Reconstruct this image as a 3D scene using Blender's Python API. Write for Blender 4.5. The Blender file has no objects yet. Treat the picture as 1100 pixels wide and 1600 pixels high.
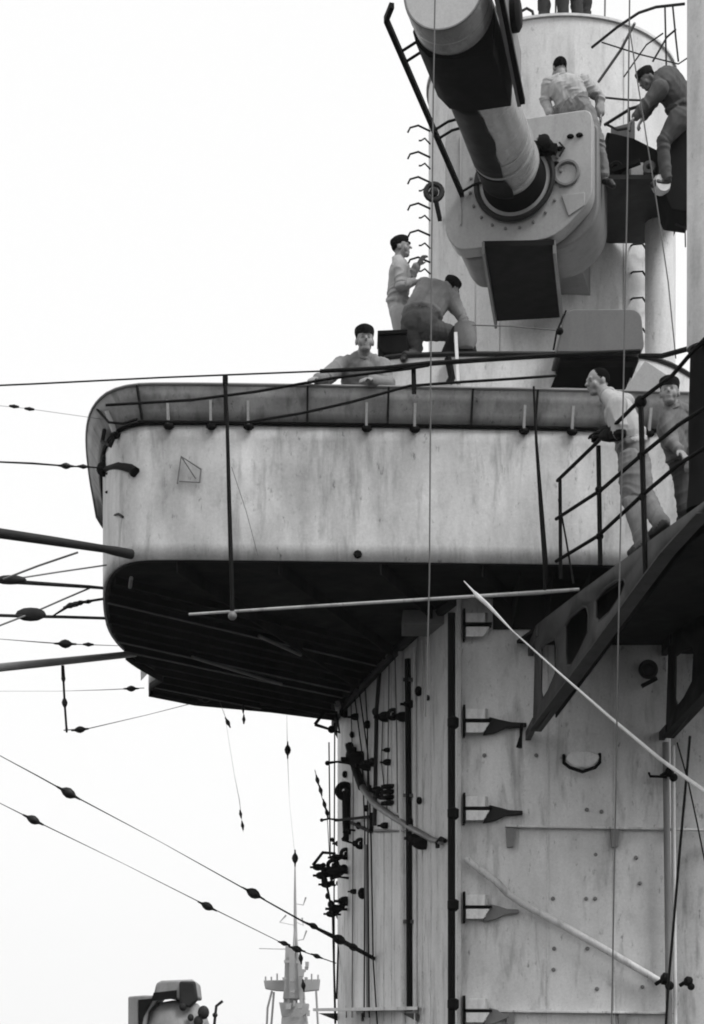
import bpy, bmesh, math, random
import numpy as np
from mathutils import Vector, Matrix, noise
random.seed(7)
S = bpy.context.scene
COL = S.collection
F, CX, HZ = 2800.0, 550.0, 1700.0           # focal length in photo pixels, optical axis

# ------------------------------------------------------------------ camera
cd = bpy.data.cameras.new('camera')
cd.sensor_width = 36.0; cd.lens = F/1600*36.0; cd.shift_y = (HZ-800)/1600.0
cd.clip_start = 0.1; cd.clip_end = 20000
cam = bpy.data.objects.new('camera', cd); COL.objects.link(cam)
cam.location = (0, 0, 0); cam.rotation_euler = (math.radians(90), 0, 0)
S.camera = cam
# ------------------------------------------------------------------ world, sun, exposure
SUN_EL, SUN_AZ = math.radians(52), math.radians(52)   # azimuth measured from the camera side, negative = from the left
W = bpy.data.worlds.new('World'); S.world = W; W.use_nodes = True
nt = W.node_tree; nt.nodes.clear()
sky = nt.nodes.new('ShaderNodeTexSky'); sky.sky_type = 'NISHITA'; sky.sun_disc = False
sky.sun_elevation = SUN_EL; sky.sun_rotation = math.radians(180)+SUN_AZ
sky.air_density = 1.0; sky.dust_density = 3.0
bw = nt.nodes.new('ShaderNodeRGBToBW')
mx = nt.nodes.new('ShaderNodeMix'); mx.data_type = 'FLOAT'; mx.inputs[0].default_value = 0.93
mx.inputs[3].default_value = 4.7             # even bright cloud cover
bg = nt.nodes.new('ShaderNodeBackground'); bg.inputs[1].default_value = 0.12
wo = nt.nodes.new('ShaderNodeOutputWorld')
nt.links.new(sky.outputs[0], bw.inputs[0]); nt.links.new(bw.outputs[0], mx.inputs[2])
nt.links.new(mx.outputs[0], bg.inputs[0]); nt.links.new(bg.outputs[0], wo.inputs[0])
sl = bpy.data.lights.new('sun', 'SUN'); sl.energy = 1.5; sl.angle = math.radians(24)
sl.color = (1, 1, 1)
so = bpy.data.objects.new('sun', sl); COL.objects.link(so)
sdir = Vector((math.sin(SUN_AZ)*math.cos(SUN_EL), -math.cos(SUN_AZ)*math.cos(SUN_EL), math.sin(SUN_EL)))
so.rotation_euler = sdir.to_track_quat('Z', 'Y').to_euler(); so.location = (0, -5, 30)
S.view_settings.view_transform = 'Standard'; S.view_settings.look = 'None'
S.view_settings.gamma = 1.0; S.view_settings.exposure = 0.90; S.view_settings.use_curve_mapping = False
S.cycles.filter_width = 1.9                  # soft lens, old print
S.cycles.max_bounces = 6; S.cycles.volume_bounces = 0

# ------------------------------------------------------------------ materials
M = {}
def paint(name, base, big=.12, streak=.12, speck=.0, rough=.5, spec=.35, bump=.15, wear=0.0, metal=0.0, sc=1.0):
    m = bpy.data.materials.new(name); m.use_nodes = True; M[name] = m
    t = m.node_tree; n = t.nodes; L = t.links
    b = n['Principled BSDF']; b.inputs['Roughness'].default_value = rough
    b.inputs['Specular IOR Level'].default_value = spec; b.inputs['Metallic'].default_value = metal
    tc = n.new('ShaderNodeTexCoord')
    def nz(scale, mp, det=4, ro=.6):
        mpn = n.new('ShaderNodeMapping'); mpn.inputs['Scale'].default_value = mp
        L.new(tc.outputs['Object'], mpn.inputs[0])
        x = n.new('ShaderNodeTexNoise'); x.inputs['Scale'].default_value = scale
        x.inputs['Detail'].default_value = det; x.inputs['Roughness'].default_value = ro
        x.inputs['Distortion'].default_value = .25; L.new(mpn.outputs[0], x.inputs['Vector']); return x.outputs['Fac']
    def ramp(src, lo, hi, a, c):
        r = n.new('ShaderNodeMapRange'); r.inputs[1].default_value = lo; r.inputs[2].default_value = hi
        r.inputs[3].default_value = a; r.inputs[4].default_value = c; L.new(src, r.inputs[0]); return r.outputs[0]
    def mul(a, c):
        q = n.new('ShaderNodeMath'); q.operation = 'MULTIPLY'; L.new(a, q.inputs[0])
        if isinstance(c, float): q.inputs[1].default_value = c
        else: L.new(c, q.inputs[1])
        return q.outputs[0]
    f1 = ramp(nz(1.1*sc, (1, 1, .7)), .36, .64, 1-big, 1+big)
    f2 = ramp(nz(2.2*sc, (1.9, 1.9, .42), 6, .62), .32, .68, 1-streak, 1+streak*.6)
    v = mul(mul(f1, f2), ramp(nz(38*sc, (1, 1, 1), 3, .8), .3, .7, .90, 1.09))
    if speck > 0:
        v = mul(v, ramp(nz(7*sc, (1.5, 1.5, .6), 5, .75), .62, .76, 1.0, 1-speck))
        v = mul(v, ramp(nz(2.4*sc, (3.0, 3.0, .55), 4, .6), .54, .72, 1.0, 1-speck*.75))
        v = mul(v, ramp(nz(3.4*sc, (1, 1, .8), 5, .65), .58, .72, 1.0, 1-speck*.35))
        v = mul(v, ramp(nz(13*sc, (1.3, 1.3, .5), 4, .7), .62, .72, 1.0, 1-speck*1.0))
    if wear > 0:
        v = mul(v, ramp(nz(12*sc, (1, 1, 1), 6, .75), .60, .72, 1.0, 1+wear))
    v = mul(v, float(base))
    L.new(v, b.inputs['Base Color'])
    rr = ramp(nz(5*sc, (1, 1, .5)), .3, .7, max(.05, rough-.08), min(1, rough+.12)); L.new(rr, b.inputs['Roughness'])
    if bump > 0:
        bp = n.new('ShaderNodeBump'); bp.inputs['Strength'].default_value = bump; bp.inputs['Distance'].default_value = .02
        add = n.new('ShaderNodeMath'); add.operation = 'ADD'
        L.new(mul(nz(2.6*sc, (1, 1, .6), 2), 1.6), add.inputs[0]); L.new(mul(nz(60*sc, (1, 1, 1), 2), .06), add.inputs[1])
        L.new(add.outputs[0], bp.inputs['Height']); L.new(bp.outputs[0], b.inputs['Normal'])
    return m
paint('wall_paint', .55, .16, .22, .55, .55, .3, .35)
paint('tower_paint', .60, .12, .13, .6, .55, .35, .3)
paint('tube_paint', .60, .08, .12, .35, .55, .3, .12)
paint('deflector_paint', .31, .22, .3, .6, .6, .25, .2)
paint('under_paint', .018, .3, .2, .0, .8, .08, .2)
paint('flange_lit', .10, .3, .2, .0, .5, .3, .1)
paint('hood_paint', .33, .08, .05, .2, .5, .35, .08)
paint('locker_paint', .12, .08, .05, .2, .5, .35, .08)
paint('barrel_paint', .34, .15, .05, .2, .26, .8, .02)
paint('shade_black', .010, .3, .2, .0, .55, .12, .1)  # near-black that paints the barrel's shaded underside
paint('pole_paint', .52, .15, .2, .4, .5, .35, .1)
paint('box_paint', .17, .1, .08, .2, .55, .3, .08)
paint('cap_paint', .48, .06, .04, .0, .5, .3, .03)
paint('dark_paint', .022, .2, .1, .0, .6, .15, .1, wear=.5)
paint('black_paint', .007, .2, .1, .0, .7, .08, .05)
paint('steel_gray', .17, .15, .1, .0, .5, .35, .05)
paint('gusset_paint', .05, .2, .15, .3, .6, .25, .1, wear=.3)
paint('spar_paint', .34, .2, .0, .5, .6, .3, .0, sc=2)
paint('step_paint', .74, .08, .05, .3, .5, .3, .05)
paint('light_rod', .62, .1, .0, .3, .5, .3, .0)
paint('wire_dark', .01, .1, .0, .0, .7, .08, .0)
paint('wire_mid', .12, .1, .0, .0, .6, .2, .0)
paint('insulator', .012, .1, .0, .0, .4, .2, .0)
paint('canvas_black', .008, .4, .2, .0, .9, .1, .5)
paint('canvas_gray', .16, .4, .2, .0, .9, .1, .5)
paint('cloth_light', .36, .06, .06, .0, .9, .1, .3, sc=3)
paint('cloth_slate', .085, .15, .12, .0, .9, .1, .3, sc=3)
paint('cloth_mid', .20, .15, .12, .0, .9, .1, .3, sc=3)
paint('cloth_gray', .17, .15, .12, .0, .9, .1, .3, sc=3)
paint('cloth_dark', .05, .2, .12, .0, .9, .1, .3, sc=3)
paint('cloth_black', .010, .2, .1, .0, .9, .1, .3, sc=3)
paint('skin', .24, .06, .0, .0, .5, .3, .05, sc=4)
paint('skin_shadow', .13, .1, .0, .0, .6, .2, .0, sc=4)
paint('hair', .005, .2, .1, .0, .8, .03, .3, sc=6)
paint('shoe', .008, .2, .0, .0, .4, .4, .1, sc=4)
paint('sea_paint', .02, .3, .0, .0, .25, .5, .6, sc=.2)
paint('deck_paint', .04, .2, .1, .3, .8, .1, .1)
paint('far_paint', .30, .08, .0, .0, .8, .1, .0, sc=.3)
paint('director_paint', .24, .15, .15, .3, .6, .25, .1)

# ------------------------------------------------------------------ helpers
V = Vector
def P(px, py, Y): return V(((px-CX)/F*Y, Y, (HZ-py)/F*Y))
WL = {}                                       # world location of every object made
def link(o, parent=None, wl=None):
    COL.objects.link(o)
    wl = V(wl) if wl is not None else V((0, 0, 0))
    if parent is not None:
        o.parent = parent; o.location = wl - WL[parent.name]
    else: o.location = wl
    WL[o.name] = wl
    return o
def thing(name, label, cat, loc, group=None):
    o = bpy.data.objects.new(name, None); o.empty_display_size = .2
    o['label'] = label; o['category'] = cat
    if group: o['group'] = group
    return link(o, None, loc)
def tag(o, label, cat, group=None):
    o['label'] = label; o['category'] = cat
    if group: o['group'] = group
    return o
class MB:
    def __init__(s): s.v = []; s.f = []
    def add(s, vs, fs):
        k = len(s.v); s.v += [V(v) for v in vs]; s.f += [tuple(i+k for i in f) for f in fs]; return s
    def hexa(s, c):      # 8 corners, bottom ring then top ring
        return s.add(c, [(3, 2, 1, 0), (4, 5, 6, 7), (0, 1, 5, 4), (1, 2, 6, 5), (2, 3, 7, 6), (3, 0, 4, 7)])
    def box(s, x0, x1, y0, y1, z0, z1):
        return s.hexa([(x0, y0, z0), (x1, y0, z0), (x1, y1, z0), (x0, y1, z0), (x0, y0, z1), (x1, y0, z1), (x1, y1, z1), (x0, y1, z1)])
    def bar(s, a, b, w, h=None, up=(0, 0, 1)):
        a = V(a); b = V(b); h = h or w; d = (b-a).normalized(); up = V(up)
        x = d.cross(up)
        if x.length < 1e-3: x = d.cross(V((1, 0, 0)))
        x.normalize(); y = x.cross(d).normalized(); x = x*w/2; y = y*h/2
        return s.hexa([a-x-y, a+x-y, a+x+y, a-x+y, b-x-y, b+x-y, b+x+y, b-x+y])
    def tube(s, pts, r, n=8, cap=True):
        pts = [V(p) for p in pts]; m = len(pts); rs = r if isinstance(r, (list, tuple)) else [r]*m
        t0 = (pts[1]-pts[0]).normalized()
        ref = V((0, 0, 1)) if abs(t0.z) < .9 else V((1, 0, 0))
        x = t0.cross(ref).normalized(); vs = []; fs = []
        for i, p in enumerate(pts):
            if i == 0: t = t0
            elif i == m-1: t = (pts[-1]-pts[-2]).normalized()
            else: t = ((pts[i+1]-p).normalized()+(p-pts[i-1]).normalized()).normalized()
            x = (x-t*x.dot(t)).normalized(); y = t.cross(x)
            for k in range(n):
                a = 2*math.pi*k/n; vs.append(p+(x*math.cos(a)+y*math.sin(a))*rs[i])
        for i in range(m-1):
            for k in range(n):
                k2 = (k+1) % n; fs.append((i*n+k, i*n+k2, (i+1)*n+k2, (i+1)*n+k))
        if cap: fs.append(tuple(range(n-1, -1, -1))); fs.append(tuple((m-1)*n+k for k in range(n)))
        return s.add(vs, fs)
    def lathe(s, o, axis, prof, n=20):        # prof: (distance along axis, radius)
        o = V(o); a = V(axis).normalized()
        return s.tube([o+a*p[0] for p in prof], [max(p[1], 1e-4) for p in prof], n) if False else s._lathe(o, a, prof, n)
    def _lathe(s, o, t, prof, n):
        ref = V((0, 0, 1)) if abs(t.z) < .9 else V((1, 0, 0))
        x = t.cross(ref).normalized(); y = t.cross(x); vs = []; fs = []; m = len(prof)
        for d, r in prof:
            for k in range(n):
                a = 2*math.pi*k/n; vs.append(o+t*d+(x*math.cos(a)+y*math.sin(a))*max(r, 1e-4))
        for i in range(m-1):
            for k in range(n):
                k2 = (k+1) % n; fs.append((i*n+k, i*n+k2, (i+1)*n+k2, (i+1)*n+k))
        fs.append(tuple(range(n-1, -1, -1))); fs.append(tuple((m-1)*n+k for k in range(n)))
        return s.add(vs, fs)
    def ring(s, c, axis, R, r, n=28, k=8):
        c = V(c); a = V(axis).normalized(); ref = V((0, 0, 1)) if abs(a.z) < .9 else V((1, 0, 0))
        x = a.cross(ref).normalized(); y = a.cross(x); vs = []; fs = []
        for i in range(n):
            A = 2*math.pi*i/n; e = x*math.cos(A)+y*math.sin(A)
            for j in range(k):
                B = 2*math.pi*j/k; vs.append(c+e*(R+r*math.cos(B))+a*r*math.sin(B))
        for i in range(n):
            for j in range(k):
                fs.append((i*k+j, ((i+1) % n)*k+j, ((i+1) % n)*k+(j+1) % k, i*k+(j+1) % k))
        return s.add(vs, fs)
    def sphere(s, c, r, n=10, m=7, sc=(1, 1, 1)):
        c = V(c); prof = [(-math.cos(math.pi*i/m), math.sin(math.pi*i/m)) for i in range(m+1)]
        vs = []; fs = []
        for z, q in prof:
            for k in range(n):
                a = 2*math.pi*k/n; vs.append(c+V((math.cos(a)*q*r*sc[0], math.sin(a)*q*r*sc[1], z*r*sc[2])))
        for i in range(m):
            for k in range(n):
                k2 = (k+1) % n; fs.append((i*n+k, i*n+k2, (i+1)*n+k2, (i+1)*n+k))
        return s.add(vs, fs)
    def prism(s, poly, ext):                  # polygon (3-D points) pushed along ext
        n = len(poly); e = V(ext); vs = [V(p) for p in poly]+[V(p)+e for p in poly]
        fs = [tuple(range(n-1, -1, -1)), tuple(range(n, 2*n))]+[(i, (i+1) % n, (i+1) % n+n, i+n) for i in range(n)]
        return s.add(vs, fs)
    def strip(s, rows):                       # grid of points
        m = len(rows[0]); k = len(rows)
        vs = [p for r in rows for p in r]
        return s.add(vs, [(i*m+j, i*m+j+1, (i+1)*m+j+1, (i+1)*m+j) for i in range(k-1) for j in range(m-1)])
    def build(s, name, mat, parent=None, bevel=0, smooth=True, solid=0, origin=None):
        c = V(origin) if origin is not None else sum(s.v, V())/len(s.v)
        me = bpy.data.meshes.new(name); me.from_pydata([tuple(v-c) for v in s.v], [], s.f)
        bm = bmesh.new(); bm.from_mesh(me); bmesh.ops.remove_doubles(bm, verts=bm.verts, dist=1e-5)
        bmesh.ops.recalc_face_normals(bm, faces=bm.faces); bm.to_mesh(me); bm.free()
        me.materials.append(M[mat])
        if smooth:
            for p in me.polygons: p.use_smooth = True
            me.set_sharp_from_angle(angle=math.radians(38))
        o = bpy.data.objects.new(name, me); link(o, parent, c)
        if solid:
            q = o.modifiers.new('solid', 'SOLIDIFY'); q.thickness = solid; q.offset = 0
        if bevel:
            q = o.modifiers.new('bevel', 'BEVEL'); q.width = bevel; q.segments = 2; q.limit_method = 'ANGLE'; q.angle_limit = math.radians(40)
        return o
def clone(o, wl, parent):
    c = o.copy(); return link(c, parent, wl)
def structure(o): o['kind'] = 'structure'; return o

# ------------------------------------------------------------------ sea and ship's deck
sea = MB().add([(-6000, -3000, -10), (6000, -3000, -10), (6000, 9000, -10), (-6000, 9000, -10)], [(0, 1, 2, 3)]).build('sea', 'sea_paint', origin=(0, 0, -10))
structure(sea)
dk = MB().prism([(-9, -8, -6), (9, -8, -6), (9.5, 30, -6), (6, 60, -6), (-6, 60, -6), (-9.5, 30, -6)], (0, 0, .4)).build('ship_deck', 'deck_paint')
structure(dk)

# ------------------------------------------------------------------ lower tower
def smoothpoly(pts, it=2):
    for _ in range(it):
        q = [pts[0]]
        for a, b in zip(pts[:-1], pts[1:]):
            a = V(a); b = V(b); q += [a.lerp(b, .25), a.lerp(b, .75)]
        q.append(pts[-1]); pts = q
    return [V(p) for p in pts]
T = thing('bridge_tower', 'pale gray steel tower below the rounded platform, with pipes, steps and a black vertical pipe', 'ship tower', (2, 19, -5.6))
TW = 17.2                                       # front wall distance
left = smoothpoly([(-.10, 24.2, 0), (-.22, 22.9, 0), (-.05, 21.9, 0), (.18, 20.8, 0), (.52, 19.1, 0), (.86, 17.75, 0), (1.02, TW, 0)], 2)
plan = left+[V((1.03, TW, 0)), V((3.02, TW, 0)), V((3.07, TW+.05, 0)), V((3.10, TW+.55, 0)), V((3.3, TW+.35, 0)), V((3.6, TW+.3, 0)), V((4.2, TW+.5, 0)), V((4.7, TW+1.2, 0)), V((5.3, 21.5, 0)), V((5.1, 24.2, 0))]
mb = MB(); mb.prism([(p.x, p.y, -5.6) for p in plan], (0, 0, 5.6+4.70)); mb.build('wall', 'tower_paint', T)
def ylf(x):     # tower surface distance for a photo column
    k = (x-CX)/F
    if x >= 717: return TW
    best = 22.
    for a, b in zip(left[:-1], left[1:]):
        fa = a.x-k*a.y; fb = b.x-k*b.y
        if fa*fb <= 0: t = fa/(fa-fb+1e-9); best = a.lerp(b, t).y; break
    return best
def onw(x, y, off=.0): return P(x, y, ylf(x)-off)
# plate seams (thin raised laps), vertical
for x, w, y0 in ((600, .012, 1040), (612, .012, 1035), (660, .014, 1000), (673, .014, 990), (856, .012, 990), (960, .012, 960)):
    a = onw(x, y0, .004); b = onw(x, 1640, .004)
    MB().bar(a, b, w, .016, up=(0, 1, 0)).build('plate_seam', 'tower_paint', T, smooth=False)
# corner bead and the black vertical pipe
MB().bar(onw(717, 935, .03), onw(717, 1700, .03), .045, .05, up=(0, 1, 0)).build('corner_bead', 'tower_paint', T, bevel=.008)
YP = 16.95
bp_ = MB().tube([P(705.5, 958, YP), P(705.5, 1300, YP), P(705.5, 1720, YP)], .036, 12).build('black_pipe', 'black_paint', T)
for y in (1130, 1272, 1415, 1570):
    MB().lathe(P(708, y-10, YP-.01), (0, 0, -1), [(0, .03), (.015, .055), (.09, .055), (.115, .03)], 12).build('pipe_clamp', 'black_paint', bp_)
# long pipes on the receding side
def pipe(pts, r, mat, name='pipe', off=.06, parent=T):
    q = [onw(x, y, off) for x, y in pts]
    return MB().tube(q, r, 10).build(name, mat, parent)
pipe([(627, 1008), (629, 1300), (632, 1700)], .035, 'tower_paint')
pipe([(638, 1030), (640, 1300), (641, 1580)], .042, 'black_paint')
pipe([(648, 1012), (649, 1300), (650, 1700)], .02, 'tower_paint')
pipe([(594, 1045), (589, 1110), (586, 1290)], .03, 'dark_paint')
pipe([(572, 1320), (574, 1500), (575, 1580)], .022, 'steel_gray')
for k, xs in enumerate(([(553, 1080), (566, 1180), (570, 1300), (569, 1590)], [(560, 1070), (575, 1180), (580, 1320), (583, 1500), (592, 1640)], [(570, 1062), (574, 1130), (575, 1330), (577, 1590)], [(523, 1130), (522, 1400), (523, 1590)], [(514, 1160), (516, 1340)])):
    pipe(xs, .009, 'wire_dark', 'cable', .12)
for (xa, ya, xb, yb, xc, yc) in ((548, 1085, 552, 1240, 550, 1590), (536, 1100, 538, 1300, 541, 1590), (608, 1030, 606, 1200, 604, 1275), (617, 1020, 620, 1150, 621, 1270), (598, 1120, 596, 1190, 600, 1230)):
    pipe([(xa, ya), (xb, yb), (xc, yc)], .007, 'wire_mid', 'cable', .08)
for y in (1062, 1243, 1440):
    MB().bar(onw(632, y, .05), onw(648, y, .05), .03, .04).build('pipe_bracket', 'dark_paint', T)
# horizontal ledges
MB().bar(P(790, 1291, TW-.035), P(1052, 1296, TW-.035), .07, .022).build('ledge', 'tower_paint', T, bevel=.004)
MB().bar(P(1058, 1296, TW+.2), P(1135, 1298, TW+.2), .07, .022).build('ledge', 'tower_paint', T, bevel=.004)
MB().bar(P(778, 1580, TW-.035), P(1052, 1583, TW-.035), .07, .022).build('ledge', 'tower_paint', T, bevel=.004)
for x, y in ((797, 1312), (960, 1312), (972, 1598), (797, 1598)):
    MB().prism([P(x-7, y-17, TW-.01), P(x+7, y-17, TW-.01), P(x+5, y+12, TW-.01), P(x-5, y+12, TW-.01)], (0, -.05, 0)).build('ledge_bracket', 'steel_gray', T)
# diagonal drain pipe
MB().tube([P(727, 1341, 17.1), P(752, 1360, 17.08), P(776, 1378, 17.05), P(792, 1395, 17.05), P(815, 1411, 17.08), P(870, 1441, 17.1), P(960, 1492, 17.1), P(1030, 1533, 17.1)], .036, 10).build('drain_pipe', 'tower_paint', T)
MB().tube([P(1040, 1160, 17.08), P(1043, 1380, 17.08), P(1045, 1560, 17.08), P(1047, 1700, 17.08)], .032, 10).build('pipe', 'steel_gray', T)
MB().tube([P(1052, 1165, 17.1), P(1056, 1700, 17.1)], .018, 8).build('pipe', 'tower_paint', T)
for (x, y, s) in ((1040, 1528, 1), (1075, 1532, .8), (1047, 1204, .9)):
    b = MB(); b.lathe(P(x-8*s, y, 16.98), (1, 0, -.2), [(0, .02), (.02, .06*s), (.06, .06*s), (.08, .03)], 10); b.sphere(P(x+6*s, y+12*s, 16.98), .045*s)
    b.tube([P(x-16*s, y+10*s, 17.0), P(x, y, 16.95)], .02, 6); b.build('valve', 'black_paint', T)
MB().tube([P(1014, 1208, 17.1), P(1016, 1213, 17.02), P(1042, 1214, 17.0)], .013, 6).build('hook', 'black_paint', T)
# step boxes with a swept fin beside them
steps = []
for i, y in enumerate((957, 1107, 1244, 1398, 1560)):
    st = None
    b = MB(); b.hexa([P(727, y+17, TW-.10), P(758, y+17, TW-.10), P(762, y+17, TW-.005), P(727, y+17, TW-.005), P(727, y, TW-.10), P(758, y, TW-.10), P(762, y, TW-.005), P(727, y, TW-.005)])
    st = b.build('foot_step', 'step_paint', T, bevel=.006)
    c = MB(); c.hexa([P(728, y+38, TW-.12), P(755, y+38, TW-.12), P(764, y+30, TW-.005), P(728, y+30, TW-.005), P(728, y+22, TW-.12), P(765, y+22, TW-.12), P(765, y+22, TW-.005), P(728, y+22, TW-.005)])
    c.build('lower_lip', 'step_paint', st, bevel=.006)
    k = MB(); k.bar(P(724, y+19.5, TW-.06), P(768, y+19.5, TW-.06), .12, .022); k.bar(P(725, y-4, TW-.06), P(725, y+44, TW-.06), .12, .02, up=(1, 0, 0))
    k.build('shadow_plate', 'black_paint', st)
    if i:
        d = MB(); L = (58, 52, 46, 30)[i-1]
        d.prism([P(764, y+15, TW-.01), P(780, y+19, TW-.01), P(764+L*.6, y+23, TW-.01), P(764+L, y+24, TW-.01), P(764+L, y+30, TW-.01), P(790, y+32, TW-.01), P(772, y+40, TW-.01), P(754, y+43, TW-.01)], (0, -.06, 0))
        d.build('swept_fin', ('dark_paint', 'dark_paint', 'steel_gray', 'steel_gray')[i-1], st, bevel=.008)
# recessed lift handle
b = MB(); b.tube([P(881, 1180, 17.17), P(881, 1192, 17.1), P(890, 1199, 17.06), P(910, 1206, 17.04), P(930, 1199, 17.06), P(937, 1191, 17.1), P(937, 1178, 17.17)], .017, 8)
b.build('lift_handle', 'black_paint', T)
b = MB(); b.prism([P(883, 1190, 17.18), P(895, 1201, 17.18), P(924, 1201, 17.18), P(936, 1190, 17.18), P(934, 1181, 17.18), P(920, 1175, 17.18), P(897, 1175, 17.18), P(885, 1181, 17.18)], (0, -.07, 0)); b.build('handle_pad', 'step_paint', T, bevel=.015)
# small ports and studs
b = MB(); b.ring(P(1013, 1046, 17.14), (0, 1, 0), .075, .02); b.lathe(P(1013, 1046, 17.19), (0, -1, 0), [(0, .06), (.04, .06), (.06, .03)], 14)
b.build('porthole', 'dark_paint', T)
MB().bar(P(1003, 1072, 17.1), P(1026, 1060, 17.1), .05, .035).build('catch', 'black_paint', T)
MB().tube([P(815, 1132, 17.1), P(814, 1150, 17.06), P(811, 1168, 17.05)], [.018, .014, .03], 8).build('hook', 'black_paint', T)
stud = None
for (x, y) in ((931, 1335), (994, 1340), (864, 1404), (916, 1404), (930, 1404), (866, 1482), (918, 1482), (1004, 1542), (933, 1545), (838, 1180), (917, 1265), (940, 1268), (865, 1515), (1000, 1380), (757, 1180)):
    w = P(x, y, TW-.012)
    if stud is None: stud = MB().lathe(w+V((0, .02, 0)), (0, -1, 0), [(0, .021), (.010, .019), (.015, .01)], 8).build('stud', 'steel_gray', T)
    else: clone(stud, w, T)
# things fixed to the side: clamps, blocks, hooks
def gadget(x, y, s, kind, mat='black_paint', off=.12):
    c = onw(x, y, off); b = MB()
    if kind == 'eye': b.ring(c, (.1, 1, 0), .05*s, .022*s, 14, 6); b.bar(c, c+V((.10*s, .1, -.03*s)), .05*s)
    if kind == 'block': b.sphere(c, .055*s, 8, 6, (1.6, 1, 1)); b.bar(c+V((-.12*s, 0, 0)), c+V((.14*s, .08, 0)), .03*s); b.sphere(c+V((.08*s, 0, .03*s)), .04*s)
    if kind == 'knob': b.sphere(c, .045*s, 8, 6, (1, 1, 1.3)); b.bar(c, c+V((.02, off+.05, 0)), .02)
    if kind == 'arm': b.tube([c, c+V((-.14*s, -.02, .01)), c+V((-.26*s, -.04, -.01))], [.022*s, .014*s, .02*s], 6); b.sphere(c+V((-.26*s, -.04, -.01)), .03*s)
    if kind == 'stack':
        for q in range(4): b.lathe(c+V((0, 0, -.05*q*s)), (0, 0, -1), [(0, .05*s), (.01, .085*s), (.03*s, .085*s), (.035*s, .05*s)], 10)
    if kind == 'tri':
        b.tube([c+V((-.15*s, 0, 0)), c+V((-.05*s, 0, .13*s)), c+V((.07*s, 0, .12*s)), c+V((.10*s, 0, -.08*s)), c+V((-.15*s, 0, 0))], .018*s, 6); b.sphere(c+V((.02*s, 0, -.05*s)), .04*s)
    return b.build({'eye': 'shackle', 'block': 'pulley_block', 'knob': 'cleat', 'arm': 'arm', 'stack': 'ribbed_insulator', 'tri': 'triangle_frame'}[kind], mat, T)
for g in ((515, 1132, 1.2, 'tri'), (530, 1100, 1.3, 'block'), (545, 1090, 1.4, 'block'), (603, 1120, 1.1, 'block'), (614, 1116, 1., 'eye'), (630, 1120, 1, 'block'), (654, 1080, .9, 'knob'), (574, 1132, .9, 'knob'),
          (550, 1148, .7, 'knob'), (533, 1171, .6, 'knob'), (545, 1192, 1., 'arm'), (563, 1187, 1.9, 'block'), (585, 1191, 1.0, 'block'), (606, 1191, .7, 'block'), (605, 1172, .5, 'block'), (609, 1226, 1.2, 'stack'),
          (572, 1263, .7, 'knob'), (655, 1251, .7, 'knob'), (590, 1235, .9, 'block'), (528, 1281, .8, 'arm'), (530, 1298, .5, 'knob'), (519, 1312, .5, 'knob'),
          (563, 1318, 1.0, 'eye'), (540, 1334, 1.1, 'eye'), (525, 1340, .8, 'block'), (512, 1352, 1.2, 'tri'), (524, 1362, 1.3, 'block'), (510, 1382, .8, 'block'), (528, 1380, .6, 'knob'), (566, 1396, 1.2, 'knob'), (553, 1393, .6, 'block'),
          (497, 1355, .8, 'block'), (503, 1368, .9, 'block'), (520, 1352, 1.2, 'eye'), (536, 1355, .9, 'knob'), (507, 1376, .9, 'knob'), (531, 1318, .8, 'block'), (552, 1312, .9, 'tri'), (545, 1300, .6, 'block'), (560, 1290, .8, 'knob'), (539, 1210, .8, 'knob'), (556, 1120, .8, 'block'), (540, 1112, 1.1, 'eye'), (586, 1112, .8, 'knob'), (596, 1240, 1.0, 'eye'), (577, 1232, .8, 'knob'), (640, 1100, .8, 'block'), (553, 1180, 1.4, 'eye'), (575, 1196, 1.2, 'block'), (545, 1372, .8, 'arm'), (517, 1413, .9, 'knob'), (524, 1420, 1.0, 'block'), (640, 1285, .9, 'knob'), (602, 1290, .7, 'block'), (668, 1090, .5, 'knob'),
          (540, 1408, 1.1, 'block'), (512, 1400, .7, 'knob'), (518, 1428, .8, 'block'), (529, 1432, .7, 'knob'), (660, 1318, 1.2, 'block'), (650, 1310, 1.0, 'block')):
    gadget(*g)
# lamp bracket: post with round head
b = MB(); c = onw(541, 1236, .25); b.lathe(c, (0, 0, -1), [(0, .05), (.1, .055), (.4, .05), (.6, .035)], 10); b.ring(c+V((-.02, 0, 0)), (0, 1, 0), .075, .045, 16, 8); b.bar(c, c+V((.16, .1, 0)), .1)
b.build('lamp_bracket', 'black_paint', T)
b = MB(); b.bar(onw(525, 1282, .25), onw(578, 1276, .1), .03); b.bar(onw(548, 1285, .25), onw(580, 1300, .1), .03); b.bar(onw(580, 1270, .1), onw(580, 1300, .1), .05); b.build('bracket_arm', 'black_paint', T)
b = MB(); b.tube([onw(500, 1350, .2), onw(512, 1390, .2), onw(520, 1430, .2), onw(524, 1600, .2)], .016, 6); b.tube([onw(530, 1340, .2), onw(530, 1430, .2), onw(526, 1560, .2)], .014, 6); b.build('stay', 'wire_dark', T)
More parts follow.
